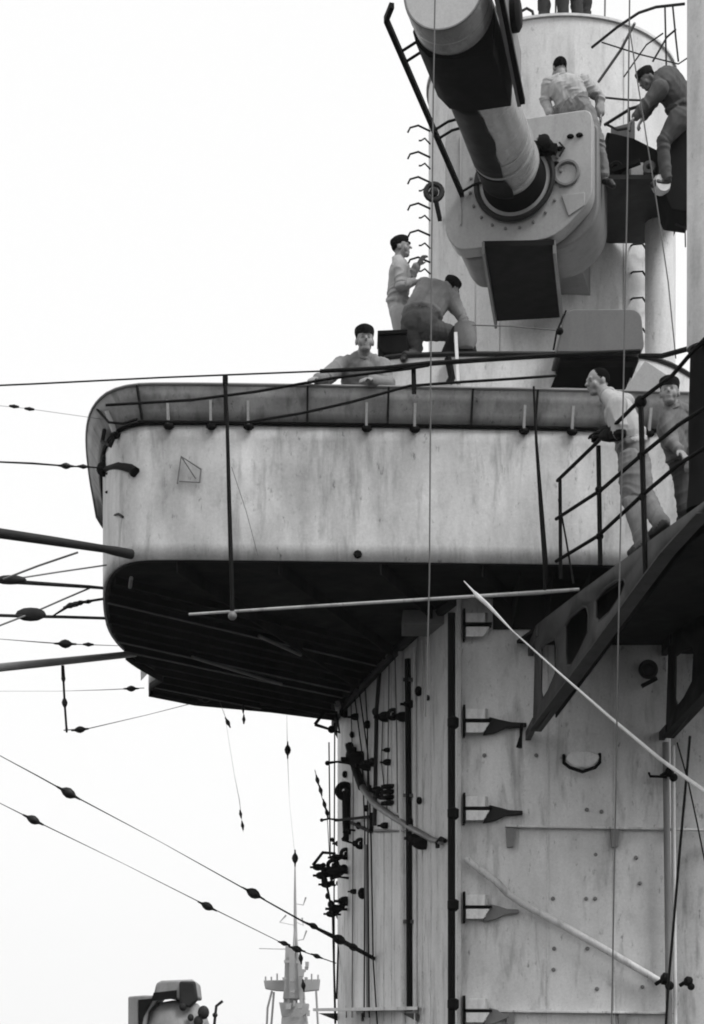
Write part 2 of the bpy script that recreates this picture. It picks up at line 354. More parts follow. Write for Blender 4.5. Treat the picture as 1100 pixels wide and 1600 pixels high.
# hose sweeping down the side and across
hose = MB(); hose.tube([onw(527, 1100, .3), onw(537, 1140, .32), onw(546, 1172, .32), onw(556, 1205, .3), onw(568, 1234, .28), onw(585, 1256, .2), onw(615, 1277, .14), onw(650, 1298, .12), onw(675, 1312, .10), onw(690, 1316, .1)], [.04, .045, .04, .035, .04, .04, .034, .032, .03, .028], 10)
h = hose.build('hose', 'steel_gray', T)
MB().tube([onw(546, 1165, .33), onw(556, 1203, .31), onw(566, 1230, .29)], .052, 10).build('hose_sleeve', 'black_paint', h)
MB().tube([onw(684, 1325, .14), onw(683, 1316, .16), onw(689, 1310, .16), onw(696, 1314, .14)], .022, 8).build('hook', 'black_paint', h)
MB().tube([onw(586, 1298, .12), onw(648, 1298, .12), onw(620, 1276, .16)], .02, 8).build('pipe', 'steel_gray', T)
# low side shelf with brackets
sh = MB(); sh.prism([onw(489, 1580, .3)+V((0, 0, 0)), P(652, 1578, 18.2), P(652, 1578, 18.7), onw(560, 1580, -.1)], (0, 0, .035)); sh.build('side_shelf', 'tower_paint', T)
for (x0, x1) in ((497, 530), (536, 566), (628, 652)):
    sb = MB(); sb.prism([onw(x0, 1583, .1), onw(x1, 1583, .1), onw(x1, 1596, .1)], (0, .03, 0)); sb.build('shelf_bracket', 'dark_paint', T)

# ------------------------------------------------------------------ rounded platform
ZB, ZT, ZR = 4.73, 5.93, 6.21
PF = thing('bridge_platform', 'wide rounded gray gun-deck platform with tall bulwark and flared wind deflector rim', 'ship platform', (.6, 18.5, ZB))
edge = smoothpoly([(3.7, 16.24, 0), (2.4, 16.14, 0), (0, 16.03, 0), (-1.62, 15.97, 0), (-1.98, 16.0, 0), (-2.20, 16.35, 0), (-2.34, 16.9, 0), (-2.45, 17.7, 0), (-2.52, 18.6, 0), (-2.44, 19.5, 0), (-2.24, 20.2, 0)], 2)
wall_pts = edge+[V((-2.17, 20.45, 0)), V((-2.35, 20.85, 0)), V((-2.40, 21.2, 0)), V((-1.9, 21.7, 0)), V((-1.0, 22.1, 0)), V((-.2, 22.6, 0))]
def normals(pts):
    o = []
    for i, p in enumerate(pts):
        a = pts[max(0, i-1)]; b = pts[min(len(pts)-1, i+1)]; d = (b-a).normalized(); o.append(V((-d.y, d.x, 0))*1)
    return o
NW = normals(wall_pts)
sgn = 1 if NW[10].y < 0 else -1
NW = [n*sgn for n in NW]
def offs(o, z, lo=0, hi=None): return [V((p.x, p.y, z))+n*o for p, n in list(zip(wall_pts, NW))[lo:hi]]
# bulwark: real sheet with thickness, very slightly dished
zs = [ZB-.02+(ZT-ZB+.02)*i/8 for i in range(9)]
rng = random.Random(3)
rows = [offs(0, z) for z in zs]
MB().strip(rows).build('bulwark', 'wall_paint', PF, solid=.02)
# deck and underside
poly = [V((p.x, p.y, 0)) for p in wall_pts]+[V((.6, 22.6, 0)), V((5.5, 22.6, 0)), V((5.5, 16.4, 0))]
inner = [p+(-n*.012) for p, n in zip(poly[:len(NW)], NW)]+poly[len(NW):]
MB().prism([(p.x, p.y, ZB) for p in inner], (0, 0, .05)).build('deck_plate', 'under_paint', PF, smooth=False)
MB().tube(offs(-.03, ZB-.015, 0), .016, 6).build('lower_edge_bead', 'dark_paint', PF)
# rim
ne = len(edge)-6
def defl(frac, z): 
    r = []
    for i in range(ne):
        p = edge[i]; n = NW[i]; fade = 1.0
        y = p.y
        if y > 17.4 and p.x < -2: fade = max(0.0, 1-(y-17.4)/1.25)
        zz = z if fade >= 1 else ZT+.03+(z-ZT-.03)*math.sqrt(max(0, 1-(1-fade)**2))
        r.append(V((p.x, p.y, zz))+n*(.03+frac*.13))
    return r
MB().strip([defl(0, ZT+.0), defl(.25, ZT+.09), defl(.6, ZT+.18), defl(1, ZR)]).build('wind_deflector', 'deflector_paint', PF, solid=.012)
MB().tube(defl(1.03, ZR+.004), .014, 6).build('rim_bead', 'steel_gray', PF)
MB().tube(offs(.025, ZT-.005, 0, ne), .02, 6).build('top_dark_bead', 'black_paint', PF)  # dark bead along the top edge of the bulwark
def along(px):         # edge point below a photo column, front run only
    k = (px-CX)/F
    for i in range(len(edge)-1):
        a = edge[i]; b = edge[i+1]; fa = a.x-k*a.y; fb = b.x-k*b.y
        if fa*fb <= 0: t = fa/(fa-fb+1e-12); return a.lerp(b, t), NW[i]
for px in (186, 262, 328, 386, 570, 645, 815, 890, 1010, 1060):
    p, n = along(px); tdir = V((-n.y, n.x, 0))
    b = MB(); q = V((p.x, p.y, 0))
    b.prism([q+n*.02+V((0, 0, ZT-.04)), q+n*.075+V((0, 0, ZT-.03)), q+n*.15+V((0, 0, ZT+.15)), q+n*.12+V((0, 0, ZT+.16)), q+n*.03+V((0, 0, ZT+.0))], tdir*.022)
    br = b.build('deflector_bracket', 'wall_paint', PF)
    MB().sphere(q+n*.05+tdir*.015+V((0, 0, ZT-.045)), .045, 8, 5, (1.1, .7, .8)).build('bracket_foot', 'black_paint', br)
for px in (225, 352, 480, 605, 735, 835):
    p, n = along(px); q = V((p.x, p.y, 0)); tdir = V((-n.y, n.x, 0))
    MB().bar(q+n*.045+V((0, 0, ZT)), q+n*.2+V((0, 0, ZR-.01)), .018, .03).build('deflector_seam', 'dark_paint', PF)
# wires in front of the rounded end, fairleads
MB().tube([P(152, 640, 16.3), P(170, 660, 15.95), P(192, 662, 15.9), P(215, 655, 15.85)], .012, 6).build('grab_rail', 'black_paint', PF)
MB().tube([P(163, 672, 16.3), P(160, 690, 16.2), P(172, 697, 16.0), P(178, 684, 16.0)], .02, 6).build('grab_hook', 'black_paint', PF)
b = MB(); p1 = P(160, 735, 16.8); b.tube([p1, P(185, 728, 16.2), P(205, 732, 16.0), P(211, 738, 15.97)], [.03, .035, .04, .05], 8); b.sphere(P(162, 733, 16.7), .07); b.sphere(P(166, 718, 16.7), .05)
b.build('fairlead', 'black_paint', PF)
for (x, y, s) in ((171, 769, .6), (172, 740, .6)): MB().sphere(P(x, y, 16.55), .04*s, 8, 5, (1.8, 1, .7)).build('bolt', 'black_paint', PF)
MB().tube([P(166, 818, 17.0), P(172, 808, 16.5), P(185, 803, 16.15), P(192, 808, 16.1)], .012, 6).build('grab_handle', 'dark_paint', PF)
# small folded frame on the bulwark face
b = MB(); a0 = P(283, 713, 15.92); b1 = P(277, 756, 15.93); b2 = P(312, 754, 15.93); a1 = P(314, 733, 15.93)
b.tube([b1, a0, a1, b2], .009, 5); b.tube([a0, P(306, 748, 15.93)], .007, 5); b.tube([P(280, 752, 15.95), b2], .006, 5)
b.build('folding_frame', 'steel_gray', PF)
MB().lathe(P(559, 866, 16.0), (0, -1, 0), [(0, .04), (.03, .03)], 8).build('stud', 'black_paint', PF)
# ribs under the platform
def inside(x, y):
    c = False; n = len(inner)
    for i in range(n):
        a = inner[i]; b = inner[(i+1) % n]
        if (a.y > y) != (b.y > y) and x < (b.x-a.x)*(y-a.y)/(b.y-a.y)+a.x: c = not c
    return c
def clipline(o, d, m=.03):
    t0 = t1 = None; t = -8
    while t < 9:
        q = o+d*t
        if inside(q.x, q.y) and not (q.x > 1.0 and q.y > TW) and not (q.y > 17.3 and q.x > .9-.235*(q.y-17.3)):
            if t0 is None: t0 = t
            t1 = t
        elif t0 is not None: break
        t += .03
    return (o+d*(t0+m), o+d*(t1-m)) if t0 is not None else None
dr = V((1.0, .98, 0)).normalized()
for i in range(13):
    y0 = 16.35+i*.40; o = V((-2.36, y0+.05, 0))
    c = clipline(V((-1.9, y0+.5, 0)), dr)
    if not c: continue
    a, b = c
    if (b-a).length < .3: continue
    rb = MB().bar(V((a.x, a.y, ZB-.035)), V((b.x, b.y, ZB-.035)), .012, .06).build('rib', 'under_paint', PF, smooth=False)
    MB().bar(V((a.x, a.y, ZB-.071)), V((b.x, b.y, ZB-.071)), .028, .010).build('rib_flange', 'flange_lit' if i in (2, 6, 7, 11) else 'under_paint', rb, smooth=False)  # some flanges paler, painting the sky light caught on their edges
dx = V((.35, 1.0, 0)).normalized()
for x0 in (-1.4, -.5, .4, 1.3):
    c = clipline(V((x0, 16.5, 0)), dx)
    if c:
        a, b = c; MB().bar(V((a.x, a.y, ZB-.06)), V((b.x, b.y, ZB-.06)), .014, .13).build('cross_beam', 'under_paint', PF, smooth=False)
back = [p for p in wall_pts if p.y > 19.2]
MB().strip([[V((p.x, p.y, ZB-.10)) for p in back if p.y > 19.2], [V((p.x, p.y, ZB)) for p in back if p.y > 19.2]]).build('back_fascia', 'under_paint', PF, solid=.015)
MB().box(P(770, 0, TW).x, 4.2, TW-.06, TW-.005, ZB-.33, ZB-.002).build('shade_band', 'under_paint', PF, smooth=False)  # dark band added to supply the shade where platform meets tower
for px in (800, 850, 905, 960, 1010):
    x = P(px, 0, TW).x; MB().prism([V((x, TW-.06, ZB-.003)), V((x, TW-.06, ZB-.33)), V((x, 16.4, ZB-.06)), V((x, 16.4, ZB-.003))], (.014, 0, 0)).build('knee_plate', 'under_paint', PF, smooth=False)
for k_, (a, b) in enumerate(((P(405, 992, 18.4), P(470, 1010, 19.2)), (P(300, 1012, 19.3), P(440, 1052, 20.6)), (P(205, 888, 16.3), P(203, 905, 16.6)))):
    a.z = b.z = ZB-.09; MB().tube([a, a.lerp(b, .5), b], .018, 6).build('conduit', 'steel_gray', PF)
# pale plate tab at the back corner
MB().prism([P(219, 1030, 20.4), P(232, 1033, 20.4), P(238, 1041, 20.4), P(232, 1050, 20.4), P(220, 1063, 20.4)], (0, .02, 0)).build('corner_tab', 'light_rod', PF)
MB().box(1.4-.9, 1.4-.1, 17.6, 18.1, ZB-.17, ZB-.03).build('junction_box', 'steel_gray', PF, bevel=.01)
# outer curved plate at the base of the overhang into the tower
MB().tube([V((p.x-.03, p.y-.02, ZB-.05)) for p in left], .05, 6).build('collar', 'dark_paint', PF)

# foot bench behind the bulwark
bench = thing('foot_bench', 'low dark bench behind the bulwark under the man leaning on the rim', 'bench', (.1, 16.6, 4.78))
MB().box(-.5, .7, 16.35, 16.85, 5.10, 5.16).build('seat', 'dark_paint', bench, bevel=.01)
for x in (-.42, .62):
    MB().box(x-.04, x+.04, 16.4, 16.8, 4.785, 5.10).build('leg', 'dark_paint', bench)

# ------------------------------------------------------------------ deckhouse on the platform
DHZ = 8.0
DH = thing('deckhouse', 'pale gray deckhouse rising behind the rim of the platform below the tall tube', 'deckhouse', (2.5, 21, 4.78))
dp = smoothpoly([(.32, 22.8, 0), (.30, 19.75, 0), (.42, 19.5, 0), (2.8, 19.5, 0), (3.4, 19.6, 0), (4.2, 20.6, 0), (4.2, 22.8, 0)], 2)
MB().prism([(p.x, p.y, 4.785) for p in dp], (0, 0, DHZ-4.785)).build('wall', 'tube_paint', DH)
MB().tube([V((p.x, p.y, DHZ-.015)) for p in dp[4:24]], .03, 6).build('coaming', 'dark_paint', DH)

# ------------------------------------------------------------------ tall tube
TB = thing('mast_tube', 'tall pale gray tube mast behind the long round barrel, with foot rungs', 'mast', (2.6, 23.4, 4.78))
TC = V((2.6, 23.4, 0)); TR = 1.6; TZ = 13.03
b = MB(); n = 72
b._lathe(V((2.6, 23.4, 4.79)), V((0, 0, 1)), [(0, TR), (2, TR), (4, TR), (6, TR), (TZ-4.79, TR)], n)
b.build('shell', 'tube_paint', TB)
b = MB(); b._lathe(V((2.6, 23.4, TZ+.004)), V((0, 0, 1)), [(0, TR+.03), (.03, TR+.03)], n); b.build('top_flange', 'tube_paint', TB)
def ytube(px):
    k = (px-CX)/F        # ray x = k y
    A = k*k+1; B = -2*(k*TC.x+TC.y); C_ = TC.x**2+TC.y**2-TR**2; D = B*B-4*A*C_
    return (-B-math.sqrt(D))/(2*A) if D > 0 else TC.y
def ont(x, y, off=0): return P(x, y, ytube(x)-off)
for x in (742, 780, 975):
    MB().bar(ont(x, 60, .004), ont(x, 640, .004), .012, .014, up=(0, 1, 0)).build('plate_seam', 'tube_paint', TB, smooth=False)
for y in (342, 384, 427, 468, 516):
    MB().tube([ont(986, y, 0), ont(989, y-2, .12), ont(1004, y-3, .14), ont(1010, y+6, .14), ont(1024, y+7, .10), ont(1030, y+5, 0)], .012, 6).build('rung', 'black_paint', TB)
for i, y in enumerate((205, 225, 246, 264, 285, 303, 326, 345, 368, 388, 410, 428)):
    x = 666; e = .26 if i % 2 == 0 else .12
    c = P(672, y, 23.0)
    MB().tube([c, c+V((-e*.6, -.1, .02)), c+V((-e, -.12, -.02)), c+V((-e-.03, -.12, -.08 if i % 2 == 0 else -.02))], .011 if i % 2 else .013, 6).build('rung', 'dark_paint', TB)
b = MB(); c = P(678, 300, 22.2); b.ring(c, (0, 1, 0), .10, .035, 16, 6); b.sphere(c, .06); b.bar(c, c+V((.1, .5, -.1)), .05); b.build('bracket_wheel', 'dark_paint', TB)
# white side pipe with round top at right
c0 = P(1030, 306, 21.4); c1 = P(1030, 640, 21.4)
b = MB(); b._lathe(V((c0.x, 21.4, c1.z)), V((0, 0, 1)), [(0, .17), (c0.z-c1.z-.12, .17), (c0.z-c1.z-.03, .13), (c0.z-c1.z, .05)], 20); b.build('vent_trunk', 'tube_paint', TB)
# things on the tube top
rail_top = MB()
for x in (765, 868, 905, 945): rail_top.tube([P(x, 30, 22.4), P(x+1, -40, 22.4)], .012, 6)
rail_top.tube([P(765, -40, 22.4), P(960, -42, 22.4)], .012, 6)
rail_top.build('top_rail', 'steel_gray', TB)

# ------------------------------------------------------------------ rangefinder
O = P(805, 285, 20.0); d_ = V((-.2676, -.9635, 0)); t_ = V((.9635, -.2676, 0)); u_ = V((0, 0, 1))
def R(a, b, c): return O+d_*a+t_*b+u_*c
RF = thing('rangefinder', 'large gray rangefinder with long round barrel thrust towards the upper left from a box hood', 'rangefinder', R(-.5, 0, -.7))
def rounded(poly, r, seg=4):
    out = []; n = len(poly)
    for i in range(n):
        p = V(poly[i]+(0,)); a = V(poly[i-1]+(0,)); c = V(poly[(i+1) % n]+(0,)); rr = r[i] if isinstance(r, (list, tuple)) else r
        d1 = (a-p).normalized(); d2 = (c-p).normalized()
        s = min(rr, (a-p).length*.48, (c-p).length*.48); A = p+d1*s; B = p+d2*s
        for k in range(seg+1):
            t = k/seg; out.append(A*(1-t)**2+p*2*t*(1-t)+B*t*t)
    return [(q.x, q.y) for q in out]
pl = rounded([(-.80, .70), (.86, .70), (.86, -.30), (.45, -.68), (-.66, -.68), (-.80, -.48)], [.14, .12, .15, .2, .1, .1])
b = MB(); b.prism([R(0, p[0], p[1]) for p in pl], -d_*.22); b.build('face_plate', 'hood_paint', RF, bevel=.012)
pl2 = rounded([(-.74, .66), (.90, .66), (.90, -.42), (.60, -.70), (-.60, -.70), (-.74, -.5)], [.1, .1, .22, .2, .1, .1], 6)
b = MB(); b.prism([R(-.223, p[0], p[1]) for p in pl2], -d_*.75); b.build('hood_box', 'box_paint', RF, bevel=.02)
MB().bar(R(-.9, .05, 0), V((2.6, 22.6, 10.1)), 1.0, .9).build('hood_neck', 'box_paint', RF)
# horizontal arm under the hood, reaching the tube
z0 = R(0, 0, -.74).z
b = MB(); A_ = [P(756, 385, 1), P(868, 380, 1), P(876, 492, 1), P(775, 500, 1)]
def atz(px, py, z): Y = z*F/(HZ-py); return P(px, py, Y)
q = [atz(755, 385, z0-.02), atz(866, 383, z0-.02), atz(878, 496, z0-.02), atz(775, 502, z0-.02)]
b.hexa(q+[p+V((0, 0, .06)) for p in q]); b.build('support_arm', 'black_paint', RF)
for (i, j) in ((0, 3), (1, 2)):
    b = MB(); b.bar(q[i]+V((0, 0, -.02)), q[j]+V((0, 0, -.02)), .03, .14); b.build('arm_web', 'steel_gray', RF)
# barrel
n = 48
b = MB(); b._lathe(O, d_, [(-.1, .44), (.03, .44), (.05, .40), (.06, .35)], n); b.build('flange', 'hood_paint', RF)
MB().ring(R(.05, 0, 0), d_, .43, .032, 48, 8).build('flange_ring', 'dark_paint', RF)
b = MB(); b._lathe(O, d_, [(.06, .36), (.12, .34), (.30, .32), (.34, .31)], n); b.build('gaiter', 'black_paint', RF)
b = MB(); b._lathe(O, d_, [(.34, .315), (.8, .325), (.82, .325), (2.2, .335), (2.6, .34)], n); b.build('barrel', 'barrel_paint', RF)
for a_, w, r in ((.42, .06, .345), (.75, .05, .345), (.98, .03, .335), (2.2, .05, .355)):
    b = MB(); b._lathe(O, d_, [(a_, .31), (a_+.008, r), (a_+w-.008, r), (a_+w, .31)], n); b.build('barrel_collar', 'barrel_paint', RF)
b = MB(); b._lathe(O, d_, [(2.45, .33), (2.47, .375), (3.62, .385), (3.64, .37)], n); b.build('drum', 'barrel_paint', RF)
b = MB(); b._lathe(O, d_, [(3.642, .365), (3.655, .36), (3.66, .20), (3.662, .01)], n); b.build('end_cap', 'cap_paint', RF)
b = MB(); b.ring(R(3.65, 0, 0), d_, .37, .012, 48, 6); b.build('end_ring', 'steel_gray', RF)
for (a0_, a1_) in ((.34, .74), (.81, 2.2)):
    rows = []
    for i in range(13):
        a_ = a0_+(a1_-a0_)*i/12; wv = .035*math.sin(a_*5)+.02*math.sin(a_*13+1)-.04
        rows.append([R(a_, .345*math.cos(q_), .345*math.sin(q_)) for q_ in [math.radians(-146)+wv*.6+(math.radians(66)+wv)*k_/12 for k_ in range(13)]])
    MB().strip(rows).build('underside_shade', 'shade_black', RF, solid=.008)  # black strip standing in for the shade under the barrel
# dark shroud below the drum with a square corner
sp = [(-.36, .0), (-.392, -.1), (-.36, -.22), (-.24, -.36), (.0, -.42), (.38, -.42), (.40, -.1), (.39, .0)]
b = MB(); b.prism([R(2.30, p[0], p[1]) for p in sp], d_*.95); b.build('shroud', 'black_paint', RF, bevel=.01)
b = MB(); b.prism([R(2.30, .44, -.44), R(3.7, .47, -.16), R(3.7, .47, .35), R(2.30, .44, .1)], t_*.04); b.build('side_plate', 'steel_gray', RF, bevel=.006)
MB().bar(R(2.34, .50, -.42), R(3.7, .53, -.12), .05, .05).build('side_rail', 'black_paint', RF)
b = MB(); b._lathe(R(2.9, .45, .12), t_, [(0, .16), (.1, .16), (.13, .12)], 16); b.build('side_drum', 'black_paint', RF)
# hand rail along the barrel
rl = MB(); rl.bar(R(.02, -.60, -.07), R(3.45, -.60, -.07), .045, .055)
rl.bar(R(3.45, -.60, -.07), R(3.62, -.50, -.05), .045, .055)
rr_ = rl.build('hand_rail', 'black_paint', RF)
for a_ in (.08, 1.25, 1.43, 2.72, 2.90):
    MB().tube([R(a_, -.60, -.07), R(a_+(.0), -.45, .0), R(a_, -.30, .02)], .014, 6).build('rail_stay', 'black_paint', rr_)
bolt0 = None
for k in range(20):
    q_ = 2*math.pi*k/20+.1; w_ = R(.012, .515*math.cos(q_), .515*math.sin(q_))
    if bolt0 is None: bolt0 = MB()._lathe(w_-d_*.01, d_, [(0, .018), (.014, .018), (.018, .010)], 6).build('flange_bolt', 'box_paint', RF)
    else: clone(bolt0, w_, RF)
MB().bar(R(.006, -.62, .60), R(.006, -.62, -.40), .03, .012).build('plate_strip', 'hood_paint', RF)
MB().prism([R(.004, .52, -.22), R(.004, .78, -.22), R(.004, .78, -.36), R(.004, .60, -.46)], d_*.012).build('access_cover', 'hood_paint', RF, bevel=.005)
for a_ in (2.75, 3.1, 3.42):
    b = MB(); b._lathe(O, d_, [(a_, .378), (a_+.004, .386), (a_+.022, .386), (a_+.026, .378)], 48); b.build('drum_band', 'barrel_paint', RF)
# fittings on the face plate
b = MB(); b._lathe(R(.02, .36, .30), d_, [(0, .09), (.08, .09), (.1, .07), (.22, .07), (.24, .04)], 14); b.bar(R(.05, .30, .45), R(.05, .30, .22), .06); b.bar(R(.1, .22, .32), R(.1, .48, .25), .09)
b.build('drive_motor', 'black_paint', RF)
MB().ring(R(.015, .58, 0.02), d_, .13, .022, 24, 6).build('blank_ring', 'steel_gray', RF)
for (x, z) in ((.62, .42), (.72, .42), (.50, .30), (.40, .16), (.46, .14)):
    MB().sphere(R(.01, x, z), .035, 8, 5, (1.2, 1, .7)).build('bolt', 'black_paint', RF)
MB().tube([R(.03, .5, .36), R(.05, .56, .28), R(.04, .5, .2)], .012, 6).build('latch', 'dark_paint', RF)

# ------------------------------------------------------------------ locker box on the tube
LK = thing('equipment_locker', 'gray rounded locker box jutting from the mast above the dark-haired man at the railing', 'locker', P(935, 550, 19.6))
z0 = P(935, 550, 19.0).z; z1 = P(935, 483, 19.0).z
x0 = P(884, 0, 19).x; x1 = P(978, 0, 19).x
pp = rounded([(x0-.1, z0), (x0, z1), (x1+.16, z1), (x1+.2, z0)], [.02, .1, .12, .1], 5)
b = MB(); b.prism([V((p[0], 19.0, p[1])) for p in pp], (.0, .9, 0)); b.build('body', 'locker_paint', LK, bevel=.03)
b = MB(); b.prism([V((x0-.02, 19.15, z0-.01)), V((x1+.14, 19.15, z0-.01)), V((x1+.0, 20.0, z0-.42)), V((x0-.22, 20.0, z0-.42))], (0, .05, 0)); b.build('knee_bracket', 'black_paint', LK)
b = MB(); b.box(x0-.05, x1+.15, 19.1, 21.95, z0-.06, z0-.012); b.build('shelf', 'black_paint', LK)
b = MB(); b.tube([V((x0-.13, 19.0, z0+.02)), V((x0-.1, 18.96, z0+.2)), V((x0, 18.97, z1-.03))], .012, 6); b.sphere(V((x0-.07, 18.95, z0+.2)), .04); b.build('door_catch', 'black_paint', LK)
# sloped panel right of it
SP = thing('sloped_shield', 'sloping pale shield plate behind the two men at the railing, right of the locker', 'shield plate', P(1000, 640, 18.3))
b = MB(); b.prism([P(955, 640, 18.3), P(1008, 563, 18.3), P(1046, 588, 18.3), P(1052, 640, 18.3)], (.0, .04, 0)); b.build('plate', 'hood_paint', SP, bevel=.006)
b = MB(); b.bar(P(955, 640, 18.35), V((P(955, 640, 18.35).x, 18.35, 4.785)), .06); b.bar(P(1050, 640, 18.35), V((P(1050, 640, 18.35).x, 18.35, 4.785)), .06); b.build('post', 'steel_gray', SP)

# ------------------------------------------------------------------ side walkway with gussets and railing
ZG = 4.25
GA = V((1.747, 16.3, 0)); GD = V((.808, -3.3, 0)); GN = V((3.3, .808, 0)).normalized()      # GN points inboard
def onG(px, py, off=0):
    k = (px-CX)/F; A = GA+GN*off
    t = (k*A.y-A.x)/(GD.x-k*GD.y); p = A+GD*t
    return V((p.x, p.y, (HZ-py)/F*p.y))
WK = thing('side_walkway', 'dark side walkway on pierced triangular brackets with a pipe railing, at the right edge', 'walkway', (3.0, 15, ZG))
e0 = GA-GD*.25; e1 = GA+GD*1.45
MB().prism([e0+GN*.03+V((0, 0, ZG+.0)), e1+GN*.03+V((0, 0, ZG)), e1+GN*2.2+V((0, 0, ZG)), e0+GN*2.2+V((0, 0, ZG))], (0, 0, .03)).build('walkway_deck', 'under_paint', WK, smooth=False)
MB().prism([GA+GD*.2+GN*.12+V((0, 0, ZG+.034)), e1+GN*.12+V((0, 0, ZG+.034)), e1+GN*1.6+V((0, 0, ZG+.034)), GA+GD*.2+GN*1.6+V((0, 0, ZG+.034))], (0, 0, .05)).build('foot_grating', 'dark_paint', WK, smooth=False)
def gusset(off, gm='gusset_paint'):
    outer = [(838, 978), (850, 968), (900, 930), (960, 886), (1030, 835), (1100, 785), (1180, 727), (1180, 742), (1130, 775), (1100, 800), (1043, 862), (985, 940), (930, 1015), (880, 1082), (840, 1142), (834, 1140)]
    holes = [[(884, 978), (890, 966), (912, 947), (918, 948), (921, 962), (920, 988), (906, 1018), (893, 1040), (886, 1040), (884, 1020)],
             [(931, 938), (945, 920), (962, 908), (976, 904), (978, 912), (972, 928), (952, 958), (936, 972), (931, 966)],
             [(846, 1012), (854, 1004), (868, 998), (871, 1010), (869, 1052), (858, 1078), (848, 1094), (845, 1080)]]
    bm = bmesh.new(); edges = []
    for lp in [outer]+holes:
        vs = [bm.verts.new(onG(x, y, 0)+GN*off) for x, y in lp]
        edges += [bm.edges.new((vs[i], vs[(i+1) % len(vs)])) for i in range(len(vs))]
    bmesh.ops.triangle_fill(bm, edges=edges, use_beauty=True, use_dissolve=False)
    mb = MB(); bm.verts.ensure_lookup_table(); bm.verts.index_update()
    mb.v = [v.co.copy() for v in bm.verts]; mb.f = [tuple(v.index for v in f.verts) for f in bm.faces]; bm.free()
    g = mb.build('gusset', gm, WK, solid=.02)
    if off == 0:
        iw = MB(); iw.prism([onG(x, y, 0)+GN*.16 for x, y in [(840, 984), (900, 940), (1030, 845), (1180, 737), (1043, 850), (930, 1000), (842, 1120)]], GN*.012); iw.build('hole_shade', 'black_paint', g)  # black sheet behind the holes, painting the shadow seen through them
    f = MB()
    lo = [onG(x, y, 0)+GN*off for x, y in [(836, 1142), (880, 1084), (930, 1017), (985, 942), (1043, 864), (1100, 802)]]
    for a, b_ in zip(lo[:-1], lo[1:]): f.bar(a, b_, .12, .014, up=(0, 0, 1))
    f.build('bottom_flange', gm, g)
    f = MB()
    for lp in holes:
        pts = [onG(x, y, 0)+GN*off for x, y in lp]; f.tube(pts+[pts[0]], .014, 5, False)
    f.build('hole_rims', gm, g)
    # pads that carry the root back to the tower wall
    r0 = onG(842, 985, 0)+GN*off; r1 = onG(836, 1135, 0)+GN*off
    MB().bar(r0, V((r0.x, TW+.02, r0.z)), .05, .1).build('root_pad', gm, g); MB().bar(r1+V((0, 0, .04)), V((r1.x, TW+.02, r1.z+.04)), .05, .08).build('root_pad', gm, g)
gusset(0); gusset(1.32, 'dark_paint')  # second gusset painted darker to imitate the soft shadow around it
prs = []
for (x, yt, yb, r) in ((875, 750, 905, .016), (935, 697, 884, .02), (1001, 622, 896, .022)):
    prs.append(MB().tube([onG(x, yt, -.02), onG(x+ (3 if x == 935 else (8 if x == 1001 else 1)), yb, -.02)], r, 8).build('rail_post', 'black_paint', WK))
MB().tube([onG(873, 780, -.02), onG(884, 840, -.02), onG(896, 912, -.02)], .009, 6).build('rail_brace', 'black_paint', WK)
MB().tube([onG(871, 751, -.02), onG(927, 697, -.02), onG(985, 640, -.02), onG(1001, 624, -.02), onG(1050, 587, -.02), onG(1080, 552, -.02), onG(1130, 500, -.02)], .016, 8).build('top_rail', 'black_paint', WK)
MB().tube([onG(869, 811, -.02), onG(940, 765, -.02), onG(1001, 712, -.02), onG(1060, 664, -.02), onG(1100, 638, -.02), onG(1140, 615, -.02)], .016, 8).build('middle_rail', 'black_paint', WK)
MB().tube([onG(869, 877, -.02), onG(935, 837, -.02), onG(1001, 776, -.02), onG(1060, 726, -.02), onG(1100, 700, -.02), onG(1140, 682, -.02)], .016, 8).build('lower_rail', 'black_paint', WK)
for (x, y) in ((936, 765), (1002, 712), (937, 838), (1004, 776), (1001, 628)):
    MB().sphere(onG(x, y, -.02), .034 if (x, y) != (1001, 628) else .05, 10, 6).build('rail_joint', 'black_paint', WK)
# tall pale pole standing on the walkway, lower part wrapped dark
PO = thing('signal_pole', 'thick pale gray vertical pole at the right edge of the photograph', 'pole', (2.66, 13.45, ZG+.09))
b = MB(); b._lathe(V((2.66, 13.45, P(0, 545, 13.45).z)), V((0, 0, 1)), [(0, .145), (6.0, .14)], 28); b.build('shaft', 'pole_paint', PO)
b = MB(); b._lathe(V((2.66, 13.45, ZG+.09)), V((0, 0, 1)), [(0, .15), (.25, .13), (.6, .135), (P(0, 545, 13.45).z-ZG-.092, .12)], 24); b.build('dark_foot', 'canvas_black', PO)
MB().bar(V((2.53, 13.44, 5.6)), V((2.53, 13.44, 11.2)), .016, .04, up=(0, 1, 0)).build('edge_strip', 'dark_paint', PO)
# railing around the upper right: thick dark rails near the locker
cab = MB(); cab.tube([P(1000, 556, 14.4), P(1035, 556, 14.1), P(1075, 545, 13.6), P(1130, 528, 13.2)], .02, 6)
tag(cab.build('canvas_rail', 'black_paint'), 'short black rail curving up behind the pale pole at the right edge', 'rail')
cv = MB(); cv.prism([P(1082, 600, 14.0), P(1096, 575, 14.0), P(1130, 570, 14.0), P(1130, 780, 14.0), P(1092, 780, 14.0), P(1088, 700, 14.0)], (0, .12, 0))
tag(cv.build('canvas_bundle', 'canvas_black', bevel=.03), 'black canvas bundle hung behind the railing at the far right', 'canvas')

